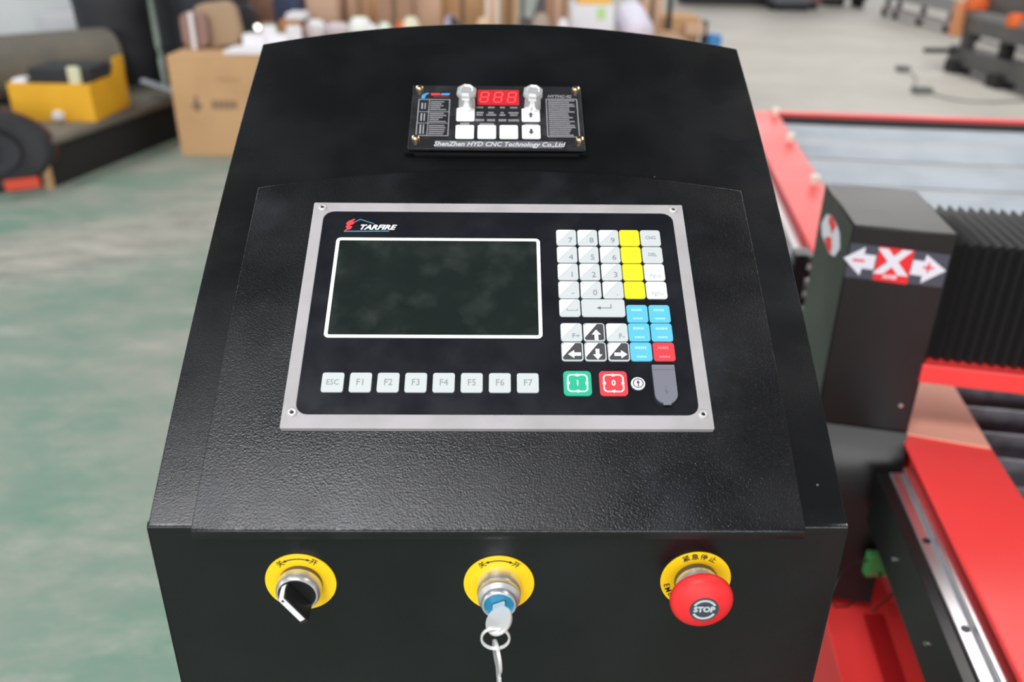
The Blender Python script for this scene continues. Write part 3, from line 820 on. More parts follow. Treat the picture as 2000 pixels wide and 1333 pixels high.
# rail posts (white domed buttons)
for px, py in ((1515, 218), (1544, 268), (1592, 351)):
    p = at(px, py, 2, .615)
    MB().lathe([(.012, -.015), (.012, 0), (.016, .001), (.016, .010), (.010, .016), (0, .018)], 16, T(p)).build('white_stud', mat('cream_stud', srgb(238, 232, 218), .4), tbl)
# far end rim
XD = Vector((1, -.136, 0)).normalized()
def xline(p0, L, wdt, z0, z1, mb=None):
    mb = mb or MB(); q = Vector((-XD.y, XD.x, 0))
    a = Vector((p0[0], p0[1], 0)); pts = [a, a+XD*L, a+XD*L+q*wdt, a+q*wdt]
    mb.prism([(p.x, p.y) for p in pts], z0, z1); return mb
e_ = at(1520, 222, 2, .6)
xline((lx(3.24,'r')-.03, 3.245), 2.4, .05, .55, .604).build('end_rim', red_paint, tbl, bevel=.003)
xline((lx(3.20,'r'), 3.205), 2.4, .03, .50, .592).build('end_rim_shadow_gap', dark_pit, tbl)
# bed pit
mb = MB(); q0, q1 = -.45, 3.2
mb.add([(lx(q0,'r'),q0,.30),(lx(q0,'r')+2.2,q0-.3,.30),(lx(q1,'r')+2.2,q1-.3,.30),(lx(q1,'r'),q1,.30)], [(0,1,2,3)])
mb.build('bed_tray', dark_pit, tbl)
# galvanised panels behind the gantry
bands = [(225, 257, 0), (259, 299, 1), (302, 336, 2), (342, 366, 3)]
ys = [at(1560, b[0], 2, .58).y for b in bands]
edges = [(3.195, 2.99), (2.98, 2.665), (2.62, 2.33), (2.29, 2.06), (2.02, 1.75), (1.71, 1.42)]
for i, (yf, yn) in enumerate(edges):
    mb = MB(); x0 = lx((yf+yn)/2, 'r')+.012; D = 2.3
    sl = -.136
    for (ya, yb, za, zb) in ((yn, yn+(yf-yn)*.30, .560, .585), (yn+(yf-yn)*.30, yn+(yf-yn)*.75, .585, .578), (yn+(yf-yn)*.75, yf, .578, .565)):
        xa, xb = lx(ya,'r')+.008, lx(yb,'r')+.008
        v = [(xa,ya,za),(xa+D,ya+sl*D,za),(xb+D,yb+sl*D,zb),(xb,yb,zb)]
        v += [(p[0],p[1],p[2]-.004) for p in v]
        mb.add(v, [(0,1,2,3),(7,6,5,4),(0,4,5,1),(3,2,6,7),(0,3,7,4),(1,5,6,2)])
    mb.build('galvanised_panel', galv, tbl)
# cutting slats near the camera
for y in (.965, .885, .80, .72, .64, .56, .48):
    x0 = lx(y, 'r')+.030
    MBM = rot_frame((x0, y, 0), Vector((1, -.18, 0)).normalized(), Vector((.18, 1, 0)).normalized(), (0, 0, 1))
    sl_ = MB().box(0, 1.4, 0, .007, .538, .562, MBM).build('slat', dull_steel, tbl)
    MB().box(.01, 1.39, .001, .005, .36, .538, MBM).build('slat_web', dull_steel, sl_)
for k in range(3):
    x0 = .95+.35*k
    MB().box(x0, x0+.012, .30, 1.3, .40, .50).build('slat_carrier', dull_steel, tbl)
base_at(tbl)

# kraft board lying on the rail beside the gantry
pts = [at(1765, 848, 2, .6025), at(1935, 876, 2, .6025), at(1858, 747, 2, .6025), at(1845, 745, 2, .6025), at(1790, 750, 2, .6025)]
pts = [pts[0]+Vector((.002,.001,0)), pts[1], pts[2], pts[3], pts[4]]
bd = MB().prism([(p.x, p.y) for p in pts], .6005, .6035).build('kraft_board', kraft)
tag(bd, 'brown board sheet lying on the red rail by the gantry', 'board')

# ------------------------------------------------------------------ gantry
gan = empty('gantry', (.6, .85, .26), 'black gantry end box with X axis sticker and bellows beam', 'machine part')
GA = Vector((.5195, .7556, 0)); GB = Vector((.6578, .7202, 0)); GC = Vector((.6912, .9356, 0)); GD = Vector((.5522, .974, 0))
MB().prism([(p.x, p.y) for p in (GA, GB, GC, GD)], .612, .95).build('end_cover', black_gloss, gan, bevel=.003)
gx = (GB-GA).normalized(); gy = (GD-GA).normalized(); gn = Vector((gx.y, -gx.x, 0))   # gn points to the camera side
# lower cover with an outward kick
mb = MB(); prof = [(.0, .6115), (.012, .586), (.0215, .565), (.031, .535), (.036, .50), (.037, .285)]
Wd = (GB-GA).length
for k in range(len(prof)-1):
    (o0, z0), (o1, z1) = prof[k], prof[k+1]
    a0, b0 = GA+gn*o0, GB+gn*o0; a1, b1 = GA+gn*o1, GB+gn*o1
    mb.add([(a1.x,a1.y,z1),(b1.x,b1.y,z1),(b0.x,b0.y,z0),(a0.x,a0.y,z0)], [(0,1,2,3)], None, True)
    c0, c1_ = GB-gx*.004+gy*.18, GA+gx*.004+gy*.18
    mb.add([(b1.x,b1.y,z1),(c0.x,c0.y,z1),(c0.x,c0.y,z0),(b0.x,b0.y,z0)], [(0,1,2,3)])
    mb.add([(a1.x,a1.y,z1),(c1_.x,c1_.y,z1),(c1_.x,c1_.y,z0),(a0.x,a0.y,z0)], [(3,2,1,0)])
mb.add([(GD.x-.0,GD.y-.03,.262),(GC.x,GC.y-.03,.262),(GC.x,GC.y-.03,.6115),(GD.x,GD.y-.03,.6115)], [(3,2,1,0)])
mb.build('lower_cover', black_gloss, gan, weld=True)
p_ = GB-gx*.006; MG = rot_frame((0, 0, 0), gx, (0, 0, 1), gn)
def on_front(px, py):
    d = fw + RT*((px-1000)/F_PX) - UP*((py-666.5)/F_PX)
    t = gn.dot(GA-Vector((CAM.x, CAM.y, 0)))/gn.dot(Vector((d.x, d.y, 0)))
    P = CAM+d*t; return ((Vector((P.x, P.y, 0))-GA).dot(gx), P.z)
MGF = rot_frame((GA.x, GA.y, 0), gx, (0, 0, 1), gn)
def fpoly(pxs, z0, z1, name, mt, par):
    pts = [on_front(*p) for p in pxs]
    ar = sum(pts[i][0]*pts[(i+1) % len(pts)][1]-pts[(i+1) % len(pts)][0]*pts[i][1] for i in range(len(pts)))
    if ar < 0: pts = pts[::-1]
    return MB().prism(pts, z0, z1, MGF).build(name, mt, par)
u5 = lambda x, y: (1590+x/6.897, 400+y/6.897)
st = fpoly([u5(*p) for p in ((500, 515), (1835, 680), (1720, 1115), (405, 968))], 0, .0006, 'axis_sticker', sticker_navy, gan)
st['label'] = 'navy sticker with white arrows and red X square'
fpoly([u5(*p) for p in ((885, 560), (1355, 620), (1245, 1075), (785, 1010))], .0006, .0009, 'red_square', sticker_red, st)
fpoly([u5(*p) for p in ((398, 715), (697, 568), (680, 665), (838, 685), (795, 875), (640, 855), (605, 950))], .0006, .0010, 'left_arrow', sticker_white, st)
fpoly([u5(*p) for p in ((1340, 742), (1490, 762), (1520, 672), (1775, 890), (1430, 1055), (1450, 960), (1285, 935))], .0006, .0010, 'right_arrow', sticker_white, st)
def ftext(txt, px, py, size, z, mt, bold, sx=1, name='lettering', shear=0):
    x, zz = on_front(px, py); mb = MB(); text_geo(mb, txt, size, MGF @ T((x, zz, z)), bold=bold, sx=sx, shear=shear); mb.build(name, mt, st)
ftext('X', *u5(1055, 790), .050, .0011, sticker_white, .0030, 1.05)
ftext('AXIS', *u5(1015, 972), .0085, .0011, sticker_white, .0004, 1.1)
pale_red = mat('red_print_on_white', srgb(226, 96, 104), .5)
ftext('+', *u5(1535, 862), .030, .0012, sticker_red, .0004)
x_, z_ = on_front(*u5(600, 748)); MB().box(x_-.0085, x_+.0085, z_-.0022, z_+.0022, .0010, .0012, MGF).build('minus_sign', pale_red, st)
# oval sticker on the left side
gl = Vector((-gy.y, gy.x, 0)); MGS = rot_frame((GD.x, GD.y, 0), -gy, (0, 0, 1), gl)
def on_side(px, py):
    d = fw + RT*((px-1000)/F_PX) - UP*((py-666.5)/F_PX)
    t = gl.dot(GD-Vector((CAM.x, CAM.y, 0)))/gl.dot(Vector((d.x, d.y, 0)))
    P = CAM+d*t; return ((Vector((P.x, P.y, 0))-GD).dot(-gy), P.z)
def spoly(pxs, z0, z1, name, mt, par):
    pts = [on_side(*p) for p in pxs]
    ar = sum(pts[i][0]*pts[(i+1) % len(pts)][1]-pts[(i+1) % len(pts)][0]*pts[i][1] for i in range(len(pts)))
    if ar < 0: pts = pts[::-1]
    return MB().prism(pts, z0, z1, MGS).build(name, mt, par)
ov_ = spoly([u5(*p) for p in ((175,130),(240,150),(300,260),(340,380),(345,600),(280,700),(210,660),(150,520),(110,400),(105,250))], 0, .0006, 'side_sticker', sticker_white, gan)
ov_['label'] = 'red and white sticker on the left side of the box'
spoly([u5(*p) for p in ((215,145),(250,160),(305,280),(245,400),(230,330),(200,230))], .0006, .0010, 'red_field', sticker_red, ov_)
spoly([u5(*p) for p in ((165,430),(240,440),(245,560),(225,670),(160,540),(150,470))], .0006, .0010, 'red_field', sticker_red, ov_)
sx_ = on_front(1763, 792); MB().lathe([(.0035, 0), (.0030, .003), (0, .003)], 14, MGF @ T((sx_[0]-.003, sx_[1], 0))).build('cover_screw', steel, gan)
# bellows
mb = MB(); per = .0158; N = 62; z1 = .935; z0 = .742
for k in range(N):
    for s in (0, 1):
        x0 = .002+(k+s*.5)*per; x1 = .002+(k+s*.5+.5)*per
        i0, i1 = (0, .012) if s == 0 else (.012, 0)
        def pt(x, ins, top, back):
            base = GB+gx*x+gn*(-.010-ins)
            if back: base = GB+gx*x+gy*(.20-ins)
            return Vector((base.x, base.y, (z1-ins) if top else z0))
        a = [pt(x0,i0,0,0), pt(x1,i1,0,0), pt(x1,i1,1,0), pt(x0,i0,1,0), pt(x0,i0,1,1), pt(x1,i1,1,1), pt(x0,i0,0,1), pt(x1,i1,0,1)]
        mb.add(a, [(0,1,2,3),(3,2,5,4),(4,5,7,6)])
mb.build('bellows', bellows_m, gan, weld=True)
mb = MB(); q = GB+gn*.004
MBB = rot_frame((q.x, q.y, 0), gx, -gn, (0, 0, 1))
MB().box(-.004, 1.1, 0, .19, .707, .739, MBB).build('beam', red_paint, gan, bevel=.002)
# terminal block with wires
a = at(1698, 1084, 1, .66); b = at(1757, 1124, 1, .66)
zc = (a.z+b.z)/2
tb = MB().box(a.x, b.x, .655, .672, b.z, a.z).build('terminal_block', pcb_green, gan, bevel=.0012)
for k in range(4):
    x = a.x+(b.x-a.x)*(.18+.21*k); MB().box(x-.0022, x+.0022, .6535, .655, b.z+.002, b.z+.011).build('terminal_slot', (steel, black_plastic, steel, red_plastic)[k], tb)
pts = [at(x, y, 1, yy) for x, y, yy in ((1700,1094,.66),(1670,1100,.655),(1645,1118,.64),(1628,1145,.62),(1620,1170,.61),(1632,1186,.60),(1655,1185,.61),(1672,1172,.63))]
MB().tube(pts, .0016, 8).build('wire', black_plastic, gan)
pts = [at(x, y, 1, yy) for x, y, yy in ((1755,1112,.66),(1760,1130,.655),(1745,1160,.63),(1715,1185,.60),(1702,1196,.58))]
MB().tube(pts, .0022, 8).build('wire', mat('brown_wire', srgb(110, 40, 36), .5), gan)
base_at(gan)
# cable chain between console and gantry
ch = empty('cable_chain', (.52, 1.0, .0), 'black cable chain links standing left of the gantry box', 'cable chain')
c0 = at(1552, 590, 2, .66)
for k in range(9):
    c = c0+Vector((.0, .03-.02*k*.2, .085-.028*k))
    MB().box(c.x-.03, c.x+.03, c.y-.02, c.y+.03, c.z-.009, c.z+.009).build('chain_link', (black_plastic if k % 2 else dull_steel), ch, bevel=.002)
MB().box(c0.x-.012, c0.x+.012, c0.y, c0.y+.03, 0, c0.z+.10).build('chain_post', black_plastic, ch)
base_at(ch)

# ------------------------------------------------------------------ background, left
bench = empty('low_platform', (-2.4, 4.9, 0), 'low dark platform on the floor carrying the yellow box', 'platform')
P0 = Vector((-2.34, 4.12, 0)); P1 = Vector((-1.98, 5.60, 0)); pd = (P1-P0).normalized(); pn = Vector((-pd.y, pd.x, 0))
Mpf = rot_frame(P0, pd, pn, (0, 0, 1))
MB().box(-.05, 1.42, 0, 1.6, .215, .265, Mpf).build('deck', olive, bench, bevel=.02)
MB().box(-.02, 1.40, .03, 1.55, 0, .215, Mpf).build('plinth', black_matte, bench)
base_at(bench)
# thick coil at the platform's near end
coil = empty('rubber_coil', (-2.55, 4.1, .2), 'thick black rubber coil end with dark spiral at left edge', 'coil')
Mc = rot_frame((-2.69, 3.98, .215), Vector((.97, .24, 0)), (0, 0, 1), Vector((.24, -.97, 0)).normalized())
MB().lathe([(0, -.10), (.215, -.10), (.215, .0), (.20, .03), (.155, .035), (.150, .01), (.135, .01), (.13, .03), (.085, .03), (.08, -.02), (0, -.02)], 36, Mc @ Matrix.Diagonal((1.72, 1, 1, 1))).build('coil_body', darkgrey_m, coil)
MB().lathe([(.217, -.09), (.222, -.07), (.217, -.05)], 36, Mc @ Matrix.Diagonal((1.72, 1, 1, 1))).build('edge_band', mat('maroon_band', srgb(96, 50, 46), .6), coil)
MB().box(-.10, .06, -.012, .014, .0, .05, T(Vector((at(48, 350, 1, 3.90).x, 3.91, .05))) @ RZ(.5)).build('orange_tie', mat('orange_tie', srgb(214, 74, 50), .5), coil)
base_at(coil)
p = at(105, 363, 2, 0.0)
tag(MB().box(p.x-.02, p.x+.02, p.y-.06, p.y-.02, 0, .15).build('wooden_stake', wood_m, bevel=.004), 'short upright wooden block in front of the dark coil', 'wood block')
# long roll
r0 = at(-60, 140, 2, .462); r1 = at(222, 113, 2, .462)
dr = (r1-r0).normalized()
roll = MB(); 
MR = rot_frame(r0-dr*1.0, dr.orthogonal().normalized(), dr.cross(dr.orthogonal().normalized()), dr)
roll.lathe([(0, 0), (.18, 0), (.19, .03), (.19, (r1-r0).length+.97), (.175, (r1-r0).length+1.0), (.06, (r1-r0).length+1.0), (.05, (r1-r0).length+.9), (0, (r1-r0).length+.9)], 32, MR)
tag(roll.build('fabric_roll', olive), 'long olive grey roll lying behind the yellow box', 'roll')
rk = MB(); 
for t in (.25, .8):
    c = r0+(r1-r0)*t; rk.box(c.x-.12, c.x+.12, c.y-.06, c.y+.06, .2655, .285)
rk2 = rk.build('roll_support', black_matte); tag(rk2, 'black blocks under the long olive roll', 'support')
# yellow box
yb_ = empty('yellow_box', (-2.35, 4.6, .265), 'bright yellow metal box with raised corner on the dark platform', 'box')
c_ = at(188, 238, 2, .265); rr = at(256, 205, 2, .265); ll = at(118, 238, 2, .265)
ex = (rr-c_); ex.z = 0; ex.normalize(); ey = Vector((-ex.y, ex.x, 0))
My = rot_frame((c_.x, c_.y, .265), ey, ex, (0, 0, 1))
Lb = .46; Db = (rr-c_).length; H = .205
MB().box(0, Lb, 0, .012, 0, H, My).build('front_wall', yellow_box, yb_)
MB().box(0, .012, .012, Db, 0, H, My).build('side_wall', yellow_box, yb_)
MB().box(0, Lb, Db-.012, Db, 0, H, My).build('back_wall', yellow_box, yb_)
MB().box(Lb-.012, Lb, .012, Db, 0, H, My).build('side_wall', yellow_box, yb_)
MB().box(.01, Lb-.01, .01, Db-.01, .004, H-.02, My).build('filling', black_matte, yb_)
MB().box(0, .012, Db-.12, Db, H, H+.09, My).build('corner_post', yellow_box, yb_)
base_at(yb_)
bx2 = MB().box(.012, .36, .05, Db-.15, H-.0195, H+.075, My).build('dark_tool_case', darkgrey_m, bevel=.01)
tag(bx2, 'dark grey case lying in the yellow box', 'case')
tag(MB().box(.05, .12, .015, .045, H-.0195, H+.09, My).build('cream_bottle', mat('cream_plastic', srgb(212, 210, 176), .5), bevel=.012), 'small cream bottle standing in the yellow box', 'bottle')
tag(MB().box(.365, .445, .02, .12, H-.0195, H+.02, My).build('pale_rag', white_paper, bevel=.012), 'pale rag on the left end of the yellow box', 'rag')
p = at(122, 228, 2, .27)
tag(MB().lathe([(0, -.03), (.03, -.02), (.034, 0), (.03, .02), (0, .03)], 16, T((p.x+.03, p.y-.10, .297))).build('cream_ball', white_paper), 'round cream ball beside the yellow box', 'ball')
tag(MB().box(.0, .30, 0, .09, 0, .012, T((rr.x+.02, rr.y+.14, .375)) @ RZ(.2) @ Matrix.Rotation(.35, 4, 'Y')).build('bent_sheet', galv), 'bent grey metal sheet right of the yellow box', 'metal sheet')
# small white cabinet details on the far wall
tag(MB().box(0, .55, -.06, 0, 1.05, 1.40, T((-3.78, 7.1, -.28)) @ RZ(.2)).build('grey_cabinet', mat('grey_panel', srgb(120, 126, 134), .6)), 'small grey box hanging before the pale wall', 'box')
tag(MB().lathe([(.30, 0), (.31, .05), (.31, .55), (.29, .60), (0, .60)], 28, T((-3.35, 6.9, 0))).build('pale_drum', mat('pale_grey_plastic', srgb(186, 186, 190), .6)), 'pale grey drum behind the olive roll', 'drum')

# upright rolls of dark sheet behind the carton
def upright_roll(x, y, r, h, tilt, label):
    rn = random.Random(int(x*100)); mb = MB()
    pr = [(0, 0), (r*.92, 0), (r, .04), (r*.98, h*.3), (r*1.03, h*.34), (r*.98, h*.38), (r, h*.6), (r*1.02, h*.66), (r*.97, h*.7), (r, h-.03), (r*.9, h), (r*.3, h), (r*.28, h-.1), (0, h-.1)]
    mb.lathe(pr, 24, T((x, y, 0)) @ Matrix.Rotation(tilt, 4, 'Y') @ Matrix.Rotation(-tilt*.5, 4, 'X'))
    return tag(mb.build('rubber_roll', darkgrey_m), label, 'roll')
q = at(250, 128, 2, .0)
upright_roll(-2.62, 5.85, .24, 1.25, -.02, 'thick dark upright roll left of the pair behind the carton')
upright_roll(-2.02, 6.0, .25, 1.2, .02, 'thick dark upright roll right of the pair behind the carton')
upright_roll(-2.36, 6.5, .22, 1.15, 0, 'dark upright roll set back between two rolls behind the carton')
# carton with print
cartA = empty('cardboard_carton', (-1.5, 5.0, 0), 'large kraft carton with dark printed mark standing on the green floor', 'carton')
MB().box(-1.925, -1.20, 4.775, 5.35, 0, .585).build('carton_body', carton_m, cartA, bevel=.004)
MB().box(-1.925, -1.20, 5.05, 5.075, .585, .5875).build('top_seam', tape_m, cartA)
mb = MB()
c = at(384, 205, 1, 4.772)
Mf = rot_frame((0, 4.774, 0), (1, 0, 0), (0, 0, 1), (0, -1, 0))
mb.prism([(c.x-.035, c.z), (c.x, c.z-.045), (c.x+.035, c.z), (c.x+.012, c.z+.010), (c.x+.008, c.z+.05), (c.x-.008, c.z+.05), (c.x-.012, c.z+.010)], 0, .002, Mf)
mb.build('printed_mark', tape_m, cartA)
mb = MB(); c = at(438, 205, 1, 4.772)
for k in range(5): mb.box(c.x-.075+k*.031, c.x-.050+k*.031, c.z-.024, c.z+.024, 0, .002, Mf)
mb.build('printed_characters', mat('print_brown', srgb(140, 112, 86), .7), cartA)
mb = MB(); c = at(445, 155, 1, 4.772)
for k in range(4): mb.box(c.x-.06+k*.032, c.x-.038+k*.032, c.z-.012, c.z+.012, 0, .002, Mf)
mb.build('faint_print', mat('print_faint', srgb(180, 142, 102), .7), cartA)
base_at(cartA)
# things on the carton
ch_ = empty('brown_cushion', (-1.72, 5.1, .588), 'folded brown cushion leaning on top of the carton', 'cushion')
mb = MB(); Mq = T((-1.70, 5.16, .592)) @ Matrix.Rotation(-.12, 4, 'Y')
mb.prism(rrect(-.13, .13, 0, .25, .07, 5), -.05, .05, Mq @ Matrix.Rotation(PI/2, 4, 'X'), True); mb.build('cushion_body', brown_cloth, ch_, bevel=.01)
mb = MB(); mb.prism(rrect(-.12, .04, 0, .20, .05, 5), -.04, .03, T((-1.79, 5.07, .592)) @ Matrix.Rotation(PI/2, 4, 'X'), True); mb.build('cushion_side', mat('mauve_cloth', srgb(150, 120, 112), .85), ch_, bevel=.01)
base_at(ch_)
tag(MB().box(-1.835, -1.815, 4.99, 5.01, .5885, .80).build('white_stick', white_paper), 'thin pale post at the left of the brown cushion', 'post')
tag(MB().box(-1.60, -1.24, 4.80, 5.02, .5885, .612).build('foam_tray', white_paper, bevel=.006), 'flat white foam tray on the front edge of the carton', 'tray')
mb = MB(); rn = random.Random(4)
for k in range(6):
    x = -1.49+k*.05; mb.box(-.04, .04, -.05, .05, 0, rn.uniform(.05, .11), T((x, 5.06+rn.uniform(-.02,.02), .612)) @ RZ(rn.uniform(-.5,.5)))
tag(mb.build('crumpled_paper', white_paper, kind_ := None) if False else mb.build('crumpled_paper', white_paper), 'crumpled white wrapping on the foam tray', 'wrapping')

# packing table row with clutter behind the console
tb_ = empty('packing_table', (0, 6.0, 0), 'long low packing table behind the console covered with parts', 'table')
MB().box(-1.66, 1.30, 5.55, 6.35, .53, .57).build('table_top', carton_dark, tb_, bevel=.004)
for x in (-1.6, 1.25):
    for y in (5.6, 6.3): MB().box(x-.03, x+.03, y-.03, y+.03, 0, .53).build('leg', grey_frame, tb_)
base_at(tb_)
def on_top(px, py, y): return at(px, py, 1, y)
lp = empty('small_lamp', (-1.44, 5.3, .59), 'small lamp with a bright round white bulb on thin stem', 'lamp')
c = at(503, 53, 1, 5.3)
MB().lathe([(0, -.018), (.014, -.012), (.018, 0), (.014, .012), (0, .018)], 16, T(c)).build('bulb', lens_white, lp)
MB().lathe([(.035, .60), (.035, .61), (.014, .615), (.014, c.z-.015)], 14, T((c.x, c.y, 0))).build('stem', white_paper, lp)
base_at(lp)
tag(MB().box(-1.20, -1.05, 5.30, 5.40, 0, .60).build('carton_column', carton_dark), 'narrow brown carton right of the large carton', 'carton')

def item(name, cat, label, px0, px1, py0, py1, y, mt, depth=.15, bevel=.006, floor_z=None, group=None):
    a = at(px0, py1, 1, y); b = at(px1, py0, 1, y)
    zb = a.z if floor_z is None else floor_z
    o = MB().box(a.x, b.x, y, y+depth, zb, b.z).build(name, mt, None, bevel=bevel)
    return tag(o, label, cat, group)
Z = .5705
item('amber_carton', 'carton', 'small orange-brown carton right of the bright lamp', 548, 582, 40, 80, 5.6, mat('amber_board', srgb(190, 130, 80), .7), .2, floor_z=Z)
item('green_tube', 'tube', 'thin green tube beside the orange-brown carton', 533, 540, 52, 82, 5.58, mat('green_plastic', srgb(130, 200, 130), .5), .04, floor_z=Z)
item('tan_pouch', 'pouch', 'soft tan pouch left of the orange-brown carton', 508, 532, 46, 84, 5.7, brown_cloth, .12, .02, floor_z=Z)
item('white_tray', 'tray', 'flat white tray on top of the orange-brown carton', 558, 592, 27, 39.5, 5.60, white_paper, .2)
item('navy_bundle', 'cloth bundle', 'dark blue cloth bundle behind the orange-brown carton', 533, 580, -14, 28, 6.4, cloth_navy, .4, .05, floor_z=0)
item('dark_bundle', 'cloth bundle', 'black cloth bundle behind the bright lamp', 440, 488, 12, 90, 5.5, black_matte, .2, .05, floor_z=0)
item('skin_carton', 'carton', 'brown reddish carton between black and blue bundles', 484, 532, -10, 60, 6.6, mat('reddish_board', srgb(178, 134, 112), .75), .3, floor_z=0)
# white clutter along the table front
rn = random.Random(11)
cl = [(590, 632, 40, 72, white_paper, 'white carton flap bundle'), (632, 680, 46, 70, mat('pale_mauve', srgb(212, 200, 206), .7), 'pale mauve folded bag'), (678, 722, 35, 62, mat('pearl', srgb(240, 244, 240), .4), 'white domed bowl'), (716, 738, 48, 60, white_paper, 'small white cup'), (738, 762, 44, 58, mat('mint', srgb(224, 238, 226), .5), 'pale mint lid'), (774, 784, 40, 58, orange_m, 'small orange cap'), (784, 818, 34, 55, mat('cream', srgb(232, 226, 200), .6), 'cream round tub'), (1090, 1112, 36, 54, white_paper, 'white folded leaflet'), (1040, 1075, 26, 54, mat('taupe', srgb(170, 150, 140), .7), 'taupe tin'), (930, 960, 34, 54, mat('peach', srgb(222, 186, 156), .7), 'peach paper roll')]
for x0, x1, y0, y1, mt_, lb in cl:
    a = at(x0, y1, 1, 5.65); b = at(x1, y0, 1, 5.65); r = (b.x-a.x)/2; h = b.z-Z
    o = MB().lathe([(0, 0), (r*.8, 0), (r, h*.35), (r*.96, h*.7), (r*.6, h*.95), (0, h)], 16, T((a.x+r, 5.65+r, Z))).build('packing_item', mt_)
    tag(o, lb+' on the packing table behind the console', 'packing item')
# stacked cartons behind
cs = [(600, 652, -60, 'pale'), (655, 690, -30, 'pale'), (690, 735, -60, 'mid'), (738, 800, -60, 'dark'), (806, 858, -60, 'pale'), (862, 945, -40, 'mid'), (948, 975, -60, 'white'), (978, 1012, -60, 'mid'), (1066, 1115, -60, 'dark'), (1252, 1300, -60, 'pale')]
mm = {'pale': carton_pale, 'mid': carton_m, 'dark': carton_dark, 'white': mat('cream_board', srgb(236, 214, 198), .7)}
nm_ = ('in front of the dark gap', 'set lower than its neighbours', 'with reddish seam', 'broad and brown', 'pale and tall', 'behind the black tool', 'narrow cream', 'narrow and brown', 'right of the grey tool', 'right of the white bag')
for i, (x0, x1, y0, k) in enumerate(cs):
    y = 6.6+.3*(i % 3)
    a = at(x0, 50, 1, y); b = at(x1, y0, 1, y)
    root = empty('stacked_carton', (a.x, y, 0), 'tall carton stack %s at the back' % nm_[i], 'carton', 'cartons at the back')
    MB().box(a.x, b.x, y, y+.28, 0, b.z).build('carton_body', mm[k], root, bevel=.004)
    MB().box((a.x+b.x)/2-.02, (a.x+b.x)/2+.02, y-.002, y, .0, b.z-.01).build('tape_strip', tape_m if i % 2 else carton_pale, root)
    base_at(root)
bt = empty('black_tool', (-.2, 6.0, Z), 'black triangular tool with lilac edge on the packing table', 'tool')
a = at(880, 46, 1, 5.75)
s_ = (at(910, 46, 1, 5.75)-a).length
Mt = rot_frame((a.x, 5.75, Z), (1, 0, 0), (0, 0, 1), (0, -1, 0))
MB().prism([(0, 0), (s_*1.0, 0), (s_*1.0, .06), (0, .16)], -.05, .0, Mt).build('tool_head', black_plastic, bt, bevel=.004)
MB().prism([(-s_*.45, 0), (-.002, 0), (-.002, .16), (-s_*.4, .12)], -.05, 0, Mt).build('tool_edge', mat('lilac_plastic', srgb(170, 168, 196), .5), bt)
base_at(bt)
gt = empty('grey_tool', (.2, 6.0, Z), 'dark grey clamp tool standing behind the console top', 'tool')
a = at(1014, 48, 1, 5.75); b = at(1066, -20, 1, 5.75); wv = b.x-a.x
Mt = rot_frame((a.x, 5.75, Z), (1, 0, 0), (0, 0, 1), (0, -1, 0))
gm = mat('charcoal_plastic', srgb(76, 70, 72), .5)
MB().box(.0, wv*.45, 0, .14, -.05, 0, Mt).build('tool_body', gm, gt, bevel=.005)
MB().prism([(wv*.40, .04), (wv, .10), (wv, .30), (wv*.78, .30), (wv*.55, .16)], -.05, 0, Mt).build('tool_jaw', gm, gt, bevel=.003)
MB().box(wv*.05, wv*.2, .14, .32, -.04, -.01, Mt).build('tool_shaft', gm, gt)
base_at(gt)
# white box with green label and orange top
wbx = empty('white_box', (.7, 6.2, Z), 'white box with lime green label and orange lid', 'box')
a = at(1115, 56, 1, 5.9); b = at(1200, 10, 1, 5.9)
MB().box(a.x, b.x, 5.9, 6.2, Z, b.z).build('box_body', mat('white_board', srgb(230, 232, 240), .6), wbx, bevel=.004)
l0 = at(1166, 38, 1, 5.898); l1 = at(1182, 15, 1, 5.898); MB().box(l0.x, l1.x, 5.895, 5.899, l0.z, l1.z).build('label_patch', lime_m, wbx)
MB().box(a.x+.04, b.x-.02, 5.92, 6.15, b.z, b.z+.05).build('orange_lid', mat('amber_lid', srgb(240, 186, 90), .5), wbx, bevel=.01)
base_at(wbx)
# white plastic bag
a = at(1212, 66, 1, 5.9); b = at(1292, 6, 1, 5.9); rx = (b.x-a.x)/2; hz = b.z-Z
mb = MB(); mb.lathe([(0, 0), (.9, 0), (1, .3), (.85, .6), (.6, .85), (.25, .97), (0, 1)], 14, T((a.x+rx, 6.08, Z)) @ Matrix.Rotation(-.0, 4, 'Y') @ Matrix.Diagonal((rx, .16, hz, 1)))
for v_ in range(len(mb.v)):
    p = mb.v[v_]; mb.v[v_] = p+Vector((rn.uniform(-.012,.012)-(p.z-Z)*.25, rn.uniform(-.012,.012), 0 if p.z < Z+.01 else rn.uniform(-.008,.008)))
tag(mb.build('plastic_bag', lavender_bag), 'white plastic bag slumped on the packing table', 'bag')
item('dark_post', 'post', 'dark upright post right of the plastic bag', 1304, 1318, -30, 32, 6.4, black_matte, .06, floor_z=0)
lc = empty('floor_carton', (1.9, 6.6, 0), 'low open carton at the right end behind the console', 'carton')
a = at(1296, 80, 1, 6.4); b = at(1372, 36, 1, 6.4)
MB().box(a.x, b.x, 6.401+.07, 6.9, 0, b.z).build('carton_body', carton_m, lc, bevel=.004)
MB().box(b.x-.12, b.x+.03, 6.40, 6.46, b.z-.12, b.z-.04, None).build('open_flap', carton_pale, lc, bevel=.004)
base_at(lc)
item('black_case', 'case', 'slim black case at the right of the low carton', 1372, 1384, 42, 84, 6.4, black_matte, .1, floor_z=0)
item('blue_canister', 'canister', 'small blue canister behind the console right corner', 1384, 1412, 68, 96, 6.3, blue_paint, .12, .02, floor_z=0)

